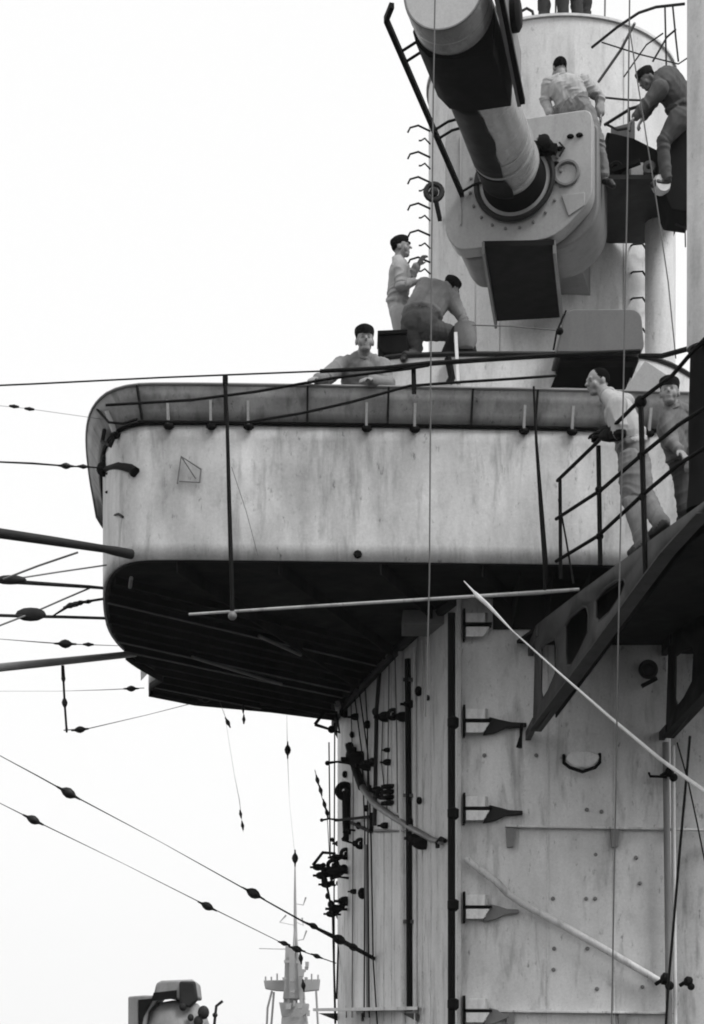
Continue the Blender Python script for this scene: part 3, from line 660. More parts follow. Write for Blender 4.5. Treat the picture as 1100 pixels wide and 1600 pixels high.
# ------------------------------------------------------------------ upper right gallery
UG = thing('upper_gallery', 'dark upper gallery at top right where a dark figure bends over, with thin strut frame', 'gallery', P(1000, 300, 20.6))
zg = P(0, 297, 20.6).z
MB().box(P(932, 0, 20.6).x, P(1080, 0, 20.6).x, 20.35, 21.9, zg, zg+.05).build('floor_plate', 'dark_paint', UG)
MB().prism([P(948, 205, 20.7), P(990, 215, 20.7), P(1030, 235, 20.7), P(1036, 296, 20.7), P(945, 296, 20.7)], (0, .35, 0)).build('shade_screen', 'canvas_black', UG, bevel=.02)  # dark sheet added so this corner sinks into shade
MB().prism([P(1036, 215, 20.3), P(1060, 195, 20.3), P(1084, 200, 20.3), P(1084, 333, 20.3), P(1048, 328, 20.3), P(1036, 300, 20.3)], (0, .5, 0)).build('black_screen', 'canvas_black', UG, bevel=.02)
MB().prism([P(955, 200, 20.9), P(992, 190, 20.9), P(992, 245, 20.9), P(955, 248, 20.9)], (0, .03, 0)).build('gray_screen', 'canvas_gray', UG)
MB().box(P(985, 0, 20.5).x, P(1004, 0, 20.5).x, 20.45, 20.6, zg+.06, zg+.24).build('parts_box', 'cap_paint', UG)
def ug(pts, r, mat='dark_paint'):
    return MB().tube([P(*p) for p in pts], r, 6).build('strut', mat, UG)
ug([(925, 74, 21.2), (965, 42, 20.8), (998, 20, 20.5), (1025, 11, 20.5), (1070, 6, 20.5)], .016)
ug([(935, 128, 21.2), (970, 78, 20.8), (992, 36, 20.5)], .018, 'steel_gray')
ug([(945, 195, 20.8), (985, 170, 20.4), (1020, 160, 20.2), (1075, 148, 20.2)], .018)
ug([(920, 150, 21.2), (980, 156, 20.8), (1040, 158, 20.5)], .012)
ug([(1039, 10, 20.5), (1041, 100, 20.5), (1040, 150, 20.5)], .011)
ug([(1051, 8, 20.5), (1056, 60, 20.5), (1060, 96, 20.5)], .011)
ug([(1020, 96, 20.5), (1042, 58, 20.5), (1056, 46, 20.5)], .012)
ug([(975, 120, 20.6), (1010, 70, 20.6), (1036, 52, 20.6)], .009)
ug([(940, 66, 20.8), (1000, 85, 20.7), (1060, 100, 20.6), (1075, 90, 20.5)], .008)
ug([(947, 194, 20.8), (965, 203, 20.6), (985, 200, 20.5)], .015)
ug([(983, 168, 20.4), (984, 205, 20.4)], .012)
for x in (1070, 1081): ug([(x, 330, 20.5), (x+1, 386, 20.5)], .008)
ug([(1055, 350, 20.5), (1075, 358, 20.5)], .01)
b = MB(); b._lathe(P(1030, 292, 20.3), V((.3, -1, 0)), [(0, .1), (.06, .11), (.1, .09)], 16); b.build('round_cap', 'cap_paint', UG)

for k, (x, y, r) in enumerate(((962, 264, .06), (1014, 262, .05))):
    MB().ring(P(x, y, 20.45), (.2, 1, .1), r, .03, 16, 6).build('rope_coil', 'canvas_gray' if k % 2 else 'black_paint', UG)
MB().bar(P(958, 268, 20.4), P(1000, 252, 20.3), .07, .05).build('lashed_bar', 'black_paint', UG)
# ------------------------------------------------------------------ wires, ropes, spars
def wire(name, label, cat, pts, r, mat='wire_dark', ins=(), n=6, group=None, iname='insulator'):
    o = MB().tube([P(*p) for p in pts], r, n).build(name, mat)
    tag(o, label, cat, group)
    for (x, y, Y, s, (ux, uy)) in ins:
        c = P(x, y, Y); d = (P(x+ux, y+uy, Y)-c).normalized(); L = s*.88
        MB()._lathe(c-d*L*.5, d, [(0, .008), (L*.2, .012), (L*.35, L*.16), (L*.5, L*.2), (L*.65, L*.16), (L*.8, .012), (L, .008)], 10).build(iname, 'insulator', o)
    return o
# spars and ropes crossing the platform front
wire('guard_cable', 'thin black cable running level from the left edge to the leaning man\'s elbows', 'cable', [(-20, 603, 15.4), (50, 600, 15.45), (250, 590, 15.5), (500, 580, 15.5)], .0075)
wire('guard_cable', 'thick black rail across the platform from the leaning man to the locker', 'rail', [(500, 580, 15.5), (600, 575, 15.5), (670, 568, 15.6), (760, 562, 15.7), (865, 555, 15.9), (1000, 549, 16.0)], [.017, .018, .022, .02, .022, .02])
wire('guard_rope', 'upper sagging black rope slanting over the platform rim from its rounded left end', 'rope', [(165, 633, 15.6), (300, 625, 15.6), (400, 612, 15.6), (520, 591, 15.55), (640, 576, 15.55), (670, 571, 15.6)], .012)
wire('guard_rope', 'lower slanting black rope rising from the bulwark top toward the locker', 'rope', [(215, 658, 15.75), (385, 660, 15.75), (470, 646, 15.7), (550, 628, 15.65), (640, 603, 15.65), (720, 597, 15.7), (800, 592, 15.8), (870, 587, 15.9)], .012)
MB().bar(P(646, 568, 15.6), P(647, 615, 15.6), .04, .03, up=(0, 1, 0)).build('rail_clamp', 'black_paint', bpy.data.objects['guard_cable.001'])
wire('hanging_pole', 'thin black pole hanging down the left half of the bulwark to the pale spar', 'pole', [(352, 586, 15.5), (355, 660, 15.48), (358, 780, 15.45), (361, 880, 15.42), (363, 955, 15.4)], [.014, .017, .020, .022, .022], 'black_paint')
MB().bar(P(352, 588, 15.5), P(352, 600, 15.5), .045, .03, up=(0, 1, 0)).build('pole_head', 'black_paint', bpy.data.objects['hanging_pole'])
MB().sphere(P(363, 962, 15.4), .04, 8, 6).build('pole_foot', 'steel_gray', bpy.data.objects['hanging_pole'])
wire('hanging_strap', 'black strap widening downward on the right half of the bulwark', 'strap', [(834, 604, 15.7), (838, 690, 15.65), (846, 800, 15.6), (852, 880, 15.5), (851, 925, 15.5)], [.011, .014, .022, .026, .016], 'black_paint')
wire('pale_spar', 'long pale thin spar lying level under the platform edge', 'spar', [(295, 960, 15.4), (430, 951, 15.4), (560, 943, 15.4), (740, 932, 15.45), (840, 926, 15.5), (905, 921, 15.5)], [.012, .014, .015, .016, .020, .015], 'spar_paint', n=8)
wire('pale_pole', 'bright slanting pole with a pointed tip crossing the tower to the right edge', 'pole', [(725, 908, 14.6), (740, 924, 14.5), (745, 930, 14.45), (762, 945, 14.4), (800, 985, 14.3), (870, 1048, 14.1), (950, 1118, 13.9), (1030, 1185, 13.7), (1110, 1243, 13.5)], [.004, .009, .020, .017, .006, .008, .012, .015, .018], 'light_rod', n=8)
wire('halyard', 'thin vertical line left of the long barrel, crossing the platform front', 'line', [(680, -20, 13.0), (677, 150, 13.0), (674, 450, 13.0), (671, 900, 13.0), (665, 1120, 13.2)], .0062, 'wire_mid')
wire('halyard', 'thin vertical line at right passing the locker and running down the tower', 'line', [(984, -20, 13.5), (980, 300, 13.5), (975, 560, 13.5), (966, 1000, 13.6), (961, 1300, 13.6), (955, 1640, 13.6)], .0062, 'wire_mid')
wire('halyard', 'thin slanting line beside the foot rungs on the right of the mast', 'line', [(983, 40, 16), (995, 120, 16), (1025, 310, 16), (1044, 440, 16), (1056, 560, 16)], .006, 'wire_mid')
wire('stay_line', 'thin dark line stretched behind the kneeling man to the locker', 'line', [(738, 508, 19.0), (800, 510, 19.0), (868, 516, 19.0)], .006, 'wire_mid')
wire('heavy_cable', 'thick dark cable hanging down the right of the tower from the bracket foot', 'cable', [(1078, 1150, 15.0), (1072, 1220, 15.0), (1062, 1330, 15.0), (1052, 1450, 15.0), (1045, 1530, 15.0), (1038, 1640, 15.0)], .012)
wire('heavy_cable', 'thin dark cable slanting off the right edge below the bracket foot', 'cable', [(1058, 1160, 15.0), (1075, 1220, 15.0), (1090, 1290, 15.0), (1106, 1370, 15.0)], .007)
wire('cross_line', 'faint thin line slanting down the bulwark beside the hanging pole', 'line', [(362, 730, 15.6), (385, 800, 15.6), (403, 868, 15.6)], .003, 'wire_mid')
# booms at left
wire('boom', 'thick dark boom end meeting the lower left corner of the bulwark', 'boom', [(-30, 829, 15.0), (80, 845, 15.3), (165, 858, 15.7), (180, 861, 15.8), (205, 866, 15.95)], [.045, .04, .034, .042, .045], 'dark_paint', n=12)
wire('boom', 'lower thick gray boom pointing at the underside of the rounded end', 'boom', [(-30, 1046, 16.5), (90, 1034, 17.5), (196, 1023, 18.6), (212, 1024, 19.0)], [.04, .037, .034, .015], 'steel_gray', n=12)
MB().tube([P(98, 1040, 17.5), P(99, 1062, 17.5)], [.016, .02], 8).build('shackle', 'black_paint', bpy.data.objects['boom.001'])
wire('hanging_rope', 'short dark rope with a block hanging from the lower boom', 'rope', [(98, 1040, 17.5), (101, 1098, 17.5), (104, 1140, 17.5)], .012, ins=[(101, 1098, 17.5, .17, (.05, 1)), (99, 1060, 17.5, .13, (.05, 1)), (104, 1139, 17.5, .08, (.05, 1))])
g = 'truss rods left of the rounded platform end'
wire('truss_rod', 'upper dark truss rod level with the platform underside', 'rod', [(-20, 903, 15.6), (20, 909, 15.7), (140, 917, 16.5), (162, 919, 17.2)], [.024, .02, .016, .014], 'dark_paint')
wire('truss_rod', 'lower dark truss rod running level to the rounded underside', 'rod', [(-20, 961, 16.0), (45, 963, 16.2), (100, 964, 17.0), (164, 966, 18.0)], .015, 'dark_paint')
wire('truss_rod', 'thin truss rod slanting up from the upper rod to the thick boom', 'rod', [(5, 905, 15.6), (60, 884, 15.5), (122, 863, 15.45)], .009, 'steel_gray')
wire('truss_rod', 'thin truss rod fanning from the upper rod to the bulwark corner', 'rod', [(20, 905, 15.7), (90, 894, 16.0), (166, 883, 16.4)], .008, 'steel_gray')
wire('truss_rod', 'thin truss rod slanting between the upper and lower rods', 'rod', [(-20, 985, 16.0), (50, 958, 16.2), (100, 936, 16.4), (140, 919, 16.5)], .009, 'steel_gray')
MB().sphere(P(48, 960, 16.2), .07, 10, 6, (2.0, .6, .9)).build('truss_joint', 'dark_paint', bpy.data.objects['truss_rod.001'])
MB().sphere(P(16, 906, 15.65), .06, 10, 6, (2.4, .6, .7)).build('truss_joint', 'dark_paint', bpy.data.objects['truss_rod'])
wire('knotted_rope', 'short knotted black rope tied to the rounded platform end between truss rods', 'rope', [(80, 964, 16.4), (104, 949, 16.6), (118, 944, 16.7), (128, 941, 16.8), (160, 936, 17.3)], [.006, .014, .028, .014, .014], ins=[(110, 946, 16.65, .16, (1, -.3)), (125, 942, 16.8, .14, (1, -.25)), (138, 940, 17.0, .12, (1, -.2))])
wire('aerial_wire', 'dark wire with a round block ending at the fairlead on the platform end', 'wire', [(-20, 721, 15.5), (50, 724, 15.6), (102, 728, 15.8), (160, 731, 16.5)], [.007, .009, .007, .007], ins=[(103, 728, 15.8, .16, (1, .05)), (130, 729, 16.0, .12, (1, .05))])
wire('aerial_wire', 'very fine wire above the fairlead with a slim insulator', 'wire', [(-20, 632, 15.6), (40, 638, 15.8), (160, 655, 16.3)], .002, 'wire_mid', ins=[(22, 635, 15.7, .10, (1, .1)), (46, 639, 15.8, .10, (1, .1))])
wire('aerial_wire', 'fine level wire with a dark diamond insulator above the lower boom', 'wire', [(-20, 997, 16.0), (70, 1004, 16.5), (100, 1006, 16.8), (185, 1009, 18.0)], [.002, .005, .005, .003], ins=[(102, 1006, 16.8, .24, (1, .03)), (138, 1007, 17.2, .12, (1, .03))])
wire('aerial_wire', 'fine wire ending at the tab below the rounded underside', 'wire', [(-20, 1080, 18.0), (90, 1080, 18.5), (160, 1078, 19.5), (225, 1075, 20.5)], [.0015, .0015, .004, .005], ins=[(205, 1076, 20.3, .2, (1, -.02))])
wire('aerial_wire', 'fine wire rising from the hanging rope to the far edge of the platform', 'wire', [(100, 1141, 17.5), (140, 1138, 18.0), (230, 1117, 19.5), (320, 1094, 21.5)], [.006, .005, .003, .005], ins=[(125, 1140, 17.7, .2, (1, -.1)), (322, 1093, 21.5, .2, (1, -.2))])
wire('aerial_wire', 'upper long aerial wire slanting down with two black insulators to the tower', 'wire', [(-20, 1170, 14.0), (60, 1213, 14.6), (105, 1238, 15.0), (250, 1315, 16.5), (395, 1396, 18.0), (470, 1438, 19.0), (530, 1468, 19.8), (585, 1498, 20.4)], [.0025, .005, .006, .0025, .007, .010, .028, .022], ins=[(107, 1239, 15.0, .26, (1, .55)), (396, 1396, 18.0, .30, (1, .55)), (490, 1447, 19.3, .2, (1, .5)), (530, 1468, 19.8, .32, (1, .5)), (552, 1480, 20.1, .25, (1, .5))])
wire('aerial_wire', 'lower long aerial wire slanting down with insulators toward the distant mast', 'wire', [(-20, 1245, 14.5), (50, 1280, 15.0), (190, 1348, 16.0), (325, 1416, 17.5), (440, 1473, 19.0), (463, 1483, 19.3), (525, 1505, 20.0)], [.0022, .005, .0022, .005, .004, .006, .006], ins=[(52, 1281, 15.0, .22, (1, .5)), (324, 1416, 17.5, .24, (1, .5)), (444, 1474, 19.0, .16, (1, .3)), (464, 1483, 19.3, .22, (1, .3)), (495, 1494, 19.7, .16, (1, .4)), (470, 1497, 19.7, .16, (.1, 1)), (474, 1540, 19.7, .16, (.1, 1))])
wire('insulator_string', 'fine hanging line with a tilted drop insulator under the platform', 'wire', [(343, 1095, 21.7), (350, 1115, 21.7), (358, 1133, 21.7)], .003, 'wire_mid', ins=[(356, 1129, 21.7, .16, (.5, 1))])
wire('insulator_string', 'short hanging string of two small insulators close under the platform', 'wire', [(380, 1098, 21.8), (381, 1128, 21.8)], .005, ins=[(380, 1107, 21.8, .13, (0, 1)), (381, 1124, 21.8, .13, (0, 1))])
wire('insulator_string', 'long faint line ending in two small insulators in open sky', 'wire', [(350, 1110, 21.9), (366, 1210, 21.9), (374, 1250, 21.9), (380, 1300, 21.9)], [.0012, .002, .004, .003], 'wire_mid', ins=[(376, 1272, 21.9, .12, (.15, 1)), (379, 1290, 21.9, .13, (.15, 1))])
wire('insulator_string', 'fine plumb line with one slim spindle insulator left of the tower', 'wire', [(448, 1107, 21.9), (449, 1172, 21.9), (452, 1250, 21.9), (460, 1330, 22.0), (462, 1352, 22.0)], [.001, .004, .001, .0015, .004], ins=[(449.5, 1172, 21.9, .24, (0, 1)), (461, 1341, 22.0, .24, (0, 1))])
wire('insulator_string', 'string of four round insulators slanting against the sky beside the tower', 'wire', [(492, 1203, 21.0), (500, 1236, 21.0), (511, 1272, 21.0), (515, 1340, 21.0)], .005, ins=[(496, 1219, 21, .15, (.25, 1)), (501, 1235, 21, .15, (.25, 1)), (507, 1257, 21, .15, (.25, 1)), (511, 1270, 21, .15, (.25, 1))])

# ------------------------------------------------------------------ small gear on the deckhouse roof
bx = thing('tool_chest', 'small black chest on the deckhouse roof beside the kneeling man', 'chest', P(614, 556, 19.75))
MB().prism([P(591, 519, 19.6), P(636, 517, 19.6), P(640, 553, 19.6), P(600, 553, 19.6), P(591, 543, 19.6)], (0, .35, 0)).build('body', 'canvas_black', bx, bevel=.02)
MB().prism([P(590, 516, 19.58), P(637, 514, 19.58), P(637, 521, 19.58), P(590, 523, 19.58)], (0, .4, 0)).build('lid', 'black_paint', bx, bevel=.008)
tp = thing('canvas_heap', 'black peaked canvas cover on the roof in front of the kneeling man', 'canvas', P(715, 565, 19.7))
b = MB(); b.hexa([P(680, 570, 19.56), P(748, 567, 19.56), P(750, 566, 20.0), P(685, 566, 20.0), P(708, 508, 19.7), P(733, 503, 19.7), P(733, 503, 19.9), P(708, 508, 19.9)]); b.build('cover', 'canvas_black', tp, bevel=.03)
b = MB(); b._lathe(P(727, 502, 19.6), V((0, 0, -1)), [(0, .04), (.04, .12), (.22, .13), (.3, .09)], 14); b.build('gray_drum', 'canvas_gray', tp)
MB().bar(P(712, 520, 19.52), P(716, 600, 19.4), .035, .03, up=(0, 1, 0)).build('pale_strip', 'light_rod', tp)
MB().tube([P(700, 560, 19.45), P(706, 590, 19.4), P(702, 598, 19.4)], .04, 8).build('hanging_end', 'canvas_black', tp)
sp_ = thing('cable_drum', 'small dark drum on the mast top at the upper edge of the photograph', 'drum', P(790, 26, 22.3))
b = MB(); b._lathe(P(775, 9, 22.3), V((1, 0, 0)), [(0, .12), (.03, .13), (.04, .10), (.2, .10), (.21, .13), (.24, .12)], 18); b.build('drum', 'dark_paint', sp_)
MB().bar(P(778, 24, 22.3), P(778, -10, 22.3), .03).build('stand', 'black_paint', sp_)
MB().bar(P(802, 24, 22.3), P(800, -10, 22.3), .03).build('stand', 'black_paint', sp_)
hp = MB(); hp.tube([P(812, 28, 22.2), P(814, 18, 22.2), P(823, 13, 22.2), P(832, 18, 22.2), P(834, 28, 22.2)], .018, 8); tag(hp.build('hoop', 'dark_paint'), 'small dark hoop standing on the mast top beside the drum', 'hoop')

# ------------------------------------------------------------------ gun director at lower left
DR = thing('gun_director', 'dark gray domed director turret with boxy cap at the lower left edge', 'director', P(270, 1640, 34))
YD = 34.0
def dome(cx, cy, rx, ztop, zbot, Y):
    pass
c = P(272, 1700, YD)
prof = [(0, .9), (1.2, .9), (1.45, .86), (1.7, .68), (1.86, .40), (1.92, .05)]
zb_ = P(0, 1700, YD).z-.2
b = MB(); b._lathe(V((c.x+.05, YD, zb_)), V((0, 0, 1)), [(0, .66), (.95, .66), (1.35, .64), (1.62, .55), (1.8, .40), (1.86, .1)], 30); b.build('dome', 'director_paint', DR)
b = MB(); b.prism([P(200, 1557, YD-.5), P(225, 1555, YD-.5), P(252, 1556, YD-.5), P(232, 1580, YD-.5), P(214, 1700, YD-.5), P(200, 1700, YD-.5)], (0, .9, 0)); b.build('side_box', 'director_paint', DR, bevel=.03)
b = MB(); b.prism([P(216, 1562, YD-.52), P(240, 1560, YD-.52), P(224, 1590, YD-.52), P(216, 1640, YD-.52)], (0, .03, 0)); b.build('side_slot', 'black_paint', DR)
b = MB(); b.prism([P(240, 1553, YD-.6), P(244, 1536, YD-.6), P(252, 1532, YD-.6), P(300, 1530, YD-.6), P(307, 1535, YD-.6), P(310, 1560, YD-.6), P(280, 1562, YD-.6)], (0, .9, 0)); b.build('top_hood', 'director_paint', DR, bevel=.04)
b = MB(); b.prism([P(240, 1551, YD-.64), P(276, 1547, YD-.64), P(276, 1560, YD-.64), P(236, 1564, YD-.64)], (0, .05, 0)); b.build('view_slot', 'black_paint', DR)
b = MB(); b.prism([P(280, 1533, YD-.66), P(305, 1533, YD-.66), P(309, 1562, YD-.66), P(296, 1575, YD-.66), P(280, 1568, YD-.66)], (0, .2, 0)); b.build('sight_box', 'dark_paint', DR, bevel=.04)
for (x, y, s) in ((318, 1582, .11), (310, 1596, .09), (286, 1573, .07), (298, 1590, .06)):
    MB().sphere(P(x, y, YD-.62), s, 10, 6, (1.0, 1, 1.2)).build('fitting', 'dark_paint', DR)
b = MB(); b.tube([P(334, 1610, YD-.4), P(336, 1590, YD-.4), P(338, 1572, YD-.4), P(348, 1564, YD-.4)], .03, 6); b.sphere(P(336, 1586, YD-.4), .05); b.build('aerial_stub', 'dark_paint', DR)
b = MB(); b._lathe(V((c.x, YD, -5.6)), V((0, 0, 1)), [(0, .6), (zb_+5.595, .55)], 20); b.build('pedestal', 'director_paint', DR)

# ------------------------------------------------------------------ distant warship
YF = 260.0
FS = thing('distant_warship', 'pale distant warship with a tall pole mast seen low between the director and the tower', 'warship', (P(460, 0, YF).x, YF, -10))
def fp(pts, dz, name, dep=6): MB().prism([P(x, y, YF-dep/2+dz) for x, y in pts], (0, dep, 0)).build(name, 'far_paint', FS, smooth=False)
fp([(446, 1478), (458, 1478), (460, 1600), (442, 1600)], 1, 'tower', 4)
fp([(448, 1495), (470, 1500), (476, 1560), (442, 1560)], 0, 'superstructure', 4)
fp([(412, 1532), (500, 1530), (498, 1546), (470, 1549), (430, 1547), (414, 1544)], 2, 'cross_platform', 3)
fp([(436, 1566), (482, 1568), (480, 1582), (470, 1590), (440, 1588)], 0, 'gun_platform', 5)
fp([(440, 1589), (478, 1589), (486, 1700), (432, 1700)], 0, 'bridge_block', 7)
fp([(380, 1700), (540, 1700), (540, 1745), (380, 1745)], 0, 'upper_deck', 8)
b = MB(); xl = P(300, 0, YF).x; xr = P(700, 0, YF).x
b.add([(xl, YF, -10.2), (xl+4, YF-6, -10.2), (xr-8, YF-6, -10.2), (xr, YF, -10.2), (xr-8, YF+6, -10.2), (xl+4, YF+6, -10.2), (xl-1.5, YF, -4), (xl+3, YF-7, -4.2), (xr-7, YF-7, -4), (xr+4, YF, -3), (xr-7, YF+7, -4), (xl+3, YF+7, -4.2)],
      [(0, 1, 7, 6), (1, 2, 8, 7), (2, 3, 9, 8), (3, 4, 10, 9), (4, 5, 11, 10), (5, 0, 6, 11), (6, 7, 8, 9, 10, 11), (5, 4, 3, 2, 1, 0)]); b.build('hull', 'far_paint', FS, smooth=False)
b = MB(); b.tube([P(461, 1345, YF), P(461, 1400, YF), P(462, 1490, YF), P(460, 1600, YF)], [.08, .18, .32, .45], 8); b.build('pole_mast', 'far_paint', FS)
for q_ in (((425, 1548), (418, 1575), (413, 1700)), ((428, 1550), (416, 1700)), ((494, 1548), (502, 1700))):
    MB().tube([P(x, y, YF) for x, y in q_], .18, 6).build('leg', 'far_paint', FS)
MB().tube([P(462, 1482, YF), P(440, 1483, YF), P(405, 1482, YF)], .06, 5).build('yard', 'far_paint', FS)
for q_ in ((461, 1446, 437, 1441, 447, 1430), (461, 1412, 474, 1414, 478, 1402), (461, 1440, 474, 1446, 472, 1434), (461, 1470, 474, 1468, 479, 1454)):
    MB().tube([P(q_[0], q_[1], YF), P(q_[2], q_[3], YF), P(q_[4], q_[5], YF)], [.04, .08, .14], 5).build('signal_flag_arm', 'far_paint', FS)
b = MB(); b.bar(P(456, 1488, YF-2), P(456, 1560, YF-2), .8, .8, up=(0, 1, 0)); b.bar(P(467, 1496, YF-2), P(472, 1590, YF-2), .5, .5, up=(0, 1, 0)); b.build('mast_trunk', 'far_paint', FS)
rg = random.Random(5)
for k in range(16):
    x = rg.uniform(438, 480); y = rg.uniform(1500, 1590); w_ = rg.uniform(3, 9); h_ = rg.uniform(3, 9)
    fp([(x, y), (x+w_, y), (x+w_*.9, y+h_), (x+w_*.1, y+h_)], -rg.uniform(3.2, 4.6), 'fitting', 1.2)
for x in (415, 424, 433, 478, 487, 497):
    MB().tube([P(x, 1534, YF-1), P(x, 1524+rg.uniform(-3, 3), YF-1)], .12, 5).build('stanchion', 'far_paint', FS)
MB().tube([P(447, 1600, YF-2), P(458, 1500, YF-1), P(461, 1450, YF)], .2, 6).build('mast_leg', 'far_paint', FS)
MB().tube([P(480, 1600, YF-2), P(467, 1510, YF-1), P(462, 1455, YF)], .2, 6).build('mast_leg', 'far_paint', FS)
# ------------------------------------------------------------------ haze
hz = MB().box(-450, 450, -30, 700, -11, 60).build('haze', 'far_paint', smooth=False)
hz['kind'] = 'stuff'; hz.data.materials.clear()
hm = bpy.data.materials.new('haze_air'); hm.use_nodes = True; hn = hm.node_tree; hn.nodes.clear()
pv = hn.nodes.new('ShaderNodeVolumePrincipled'); pv.inputs['Density'].default_value = .0003; pv.inputs['Color'].default_value = (.95, .95, .95, 1)
pv.inputs['Anisotropy'].default_value = .0
ho = hn.nodes.new('ShaderNodeOutputMaterial'); hn.links.new(pv.outputs[0], ho.inputs['Volume']); hz.data.materials.append(hm)

#PEOPLE
# ------------------------------------------------------------------ people
class Fig:
    """one body: capsules and ellipsoids fused into a single skin by voxel remeshing"""
    def __init__(s): s.p = []
    def cap(s, a, b, ra, rb, mat): s.p.append(('c', V(a), V(b), ra, rb, mat)); return s
    def ell(s, c, ax, rad, mat): s.p.append(('e', V(c), ax, rad, mat)); return s
    def base(s):
        mb = MB()
        for q in s.p:
            if q[0] == 'c':
                _, a, b, ra, rb, _m = q; d = b-a; L = d.length; d = d/L if L > 1e-6 else V((0, 0, 1)); pr = []
                for i in range(5): t = math.pi/2*i/4; pr.append((-ra*math.cos(t), ra*math.sin(t)))
                for i in range(5): t = math.pi/2*i/4; pr.append((L+rb*math.sin(t), rb*math.cos(t)))
                mb._lathe(a, d, pr, 14)
            else:
                _, c, ax, rad, _m = q; k = len(mb.v); mb.sphere((0, 0, 0), 1, 16, 10)
                for i in range(k, len(mb.v)):
                    v = mb.v[i]; mb.v[i] = c+ax[0]*v.x*rad[0]+ax[1]*v.y*rad[1]+ax[2]*v.z*rad[2]
        return mb
def frame_from(f, u):
    f = V(f).normalized(); r = f.cross(V(u)).normalized(); u = r.cross(f).normalized(); return r, f, u   # right, forward, up
def person(label, J, face, up=(0, 0, 1), top='cloth_light', legs='cloth_gray', headgear='cap', vox=.0085, sleeves=None, hands=('skin', 'skin'), wide=1.0, bare_head=False, skin='skin', seed=1, hem=True):
    """J: joint name -> point; keys head neck chest waist pelvis sL eL hL sR eR hR pL kL aL tL pR kR aR tR (L = figure's left)"""
    sl_ = sleeves or top; fg = Fig(); J = {k: V(v) for k, v in J.items()}
    r, f, u = frame_from(face, up); H = J['head']
    # head: skull, jaw, brow, nose, ears, chin; 0.235 m from chin to crown
    fg.ell(H+u*.028-f*.008, (r, f, u), (.076, .096, .092), skin)
    fg.ell(H+f*.022-u*.030, (r, f, u), (.062, .070, .078), skin)
    fg.ell(H+f*.050-u*.085, (r, f, u), (.042, .036, .028), skin)
    fg.ell(H+f*.012-u*.055, (r, f, u), (.058, .064, .046), skin)
    fg.cap(H+f*.083+u*.030-r*.030, H+f*.083+u*.030+r*.030, .013, .013, skin)
    fg.cap(H+f*.088+u*.018, H+f*.114-u*.022, .009, .014, skin)
    for s in (-1, 1):
        fg.ell(H+r*.077*s-f*.012-u*.008, (r, f, u), (.011, .022, .032), skin)
        fg.ell(H+r*.040*s+f*.058-u*.030, (r, f, u), (.028, .024, .034), skin)
        fg.ell(H+r*.031*s+f*.0835+u*.006, (r, f, u), (.011, .007, .004), 'skin_shadow')
    fg.cap(H+f*.086-u*.052-r*.016, H+f*.086-u*.052+r*.016, .004, .004, 'skin_shadow')
    fg.cap(H+f*.084-u*.061-r*.014, H+f*.084-u*.061+r*.014, .008, .008, skin)
    if headgear == 'hair' or headgear == 'cap':
        fg.ell(H+u*.040-f*.022, (r, f, u), (.080, .092, .086), 'hair')
    fg.cap(H-u*.05-f*.02, J['neck'], .054, .060, skin)
    # torso
    C, Wt, Pv, N = J['chest'], J['waist'], J['pelvis'], J['neck']
    sh = (J['sR']-J['sL']); shd = sh.normalized(); hipd = (J['pR']-J['pL']).normalized()
    back = shd.cross((N-Wt).normalized()); w = wide
    fg.cap(N-shd*.03, J['sL'].lerp(J['sR'], .12), .068, .083, top); fg.cap(N+shd*.03, J['sL'].lerp(J['sR'], .88), .068, .083, top)
    fg.ell(C, (shd, back, shd.cross(back)), (.195*w, .138*w, .20), top)
    fg.cap(C-shd*.07, Wt-hipd*.06, .128*w, .124*w, top); fg.cap(C+shd*.07, Wt+hipd*.06, .128*w, .124*w, top)
    fg.cap(Wt-hipd*.05, Pv-hipd*.055, .112*w, .112*w, legs); fg.cap(Wt+hipd*.05, Pv+hipd*.055, .112*w, .112*w, legs)
    fg.ell(Pv, (hipd, (Wt-Pv).normalized().cross(hipd), (Wt-Pv).normalized()), (.168*w, .125*w, .12), legs)
    fg.cap(N-shd*.035, N+shd*.035, .062, .062, top)
    bl = Wt.lerp(Pv, .42)
    for t in range(12):       # belt line
        a0 = 2*math.pi*t/12; a1 = 2*math.pi*(t+1)/12; bk = (Wt-Pv).normalized().cross(hipd)
        hx, hy, hr, bm_ = (.150*w, .112*w, .016, 'cloth_black') if not hem else (.158*w, .118*w, .034, top)
        fg.cap(bl+hipd*hx*math.cos(a0)+bk*hy*math.sin(a0), bl+hipd*hx*math.cos(a1)+bk*hy*math.sin(a1), hr, hr, bm_)
    for s in 'LR':
        S_, E, Hn = J['s'+s], J['e'+s], J['h'+s]
        fg.cap(S_, E, .082*w, .066, top); fg.cap(E, E.lerp(Hn, .84), .066, .050, sl_)
        if not sl_ == 'cloth_black': fg.cap(E.lerp(Hn, .80), E.lerp(Hn, .86), .052, .052, sl_)
        hd = (Hn-E).normalized(); hm_ = hands[0 if s == 'L' else 1]
        fg.cap(E.lerp(Hn, .82), Hn, .030, .028, hm_)
        side = hd.cross(V((0, 0, 1)))
        if side.length < .2: side = hd.cross(V((1, 0, 0)))
        side.normalize(); dn = hd.cross(side).normalized()
        if dn.z > 0: dn = -dn
        pc = Hn+hd*.048; fg.ell(pc, (side, hd, dn), (.040, .048, .017), hm_)
        for k, (o_, L1) in enumerate(((-.030, .060), (-.010, .070), (.010, .066), (.029, .052))):
            a_ = pc+side*o_+hd*.038; b_ = a_+hd*L1*.5+dn*.010; c_ = b_+hd*L1*.28+dn*L1*.42
            fg.cap(a_, b_, .0095, .009, hm_); fg.cap(b_, c_, .009, .008, hm_)
        ths = side*(-1 if s == 'L' else 1)
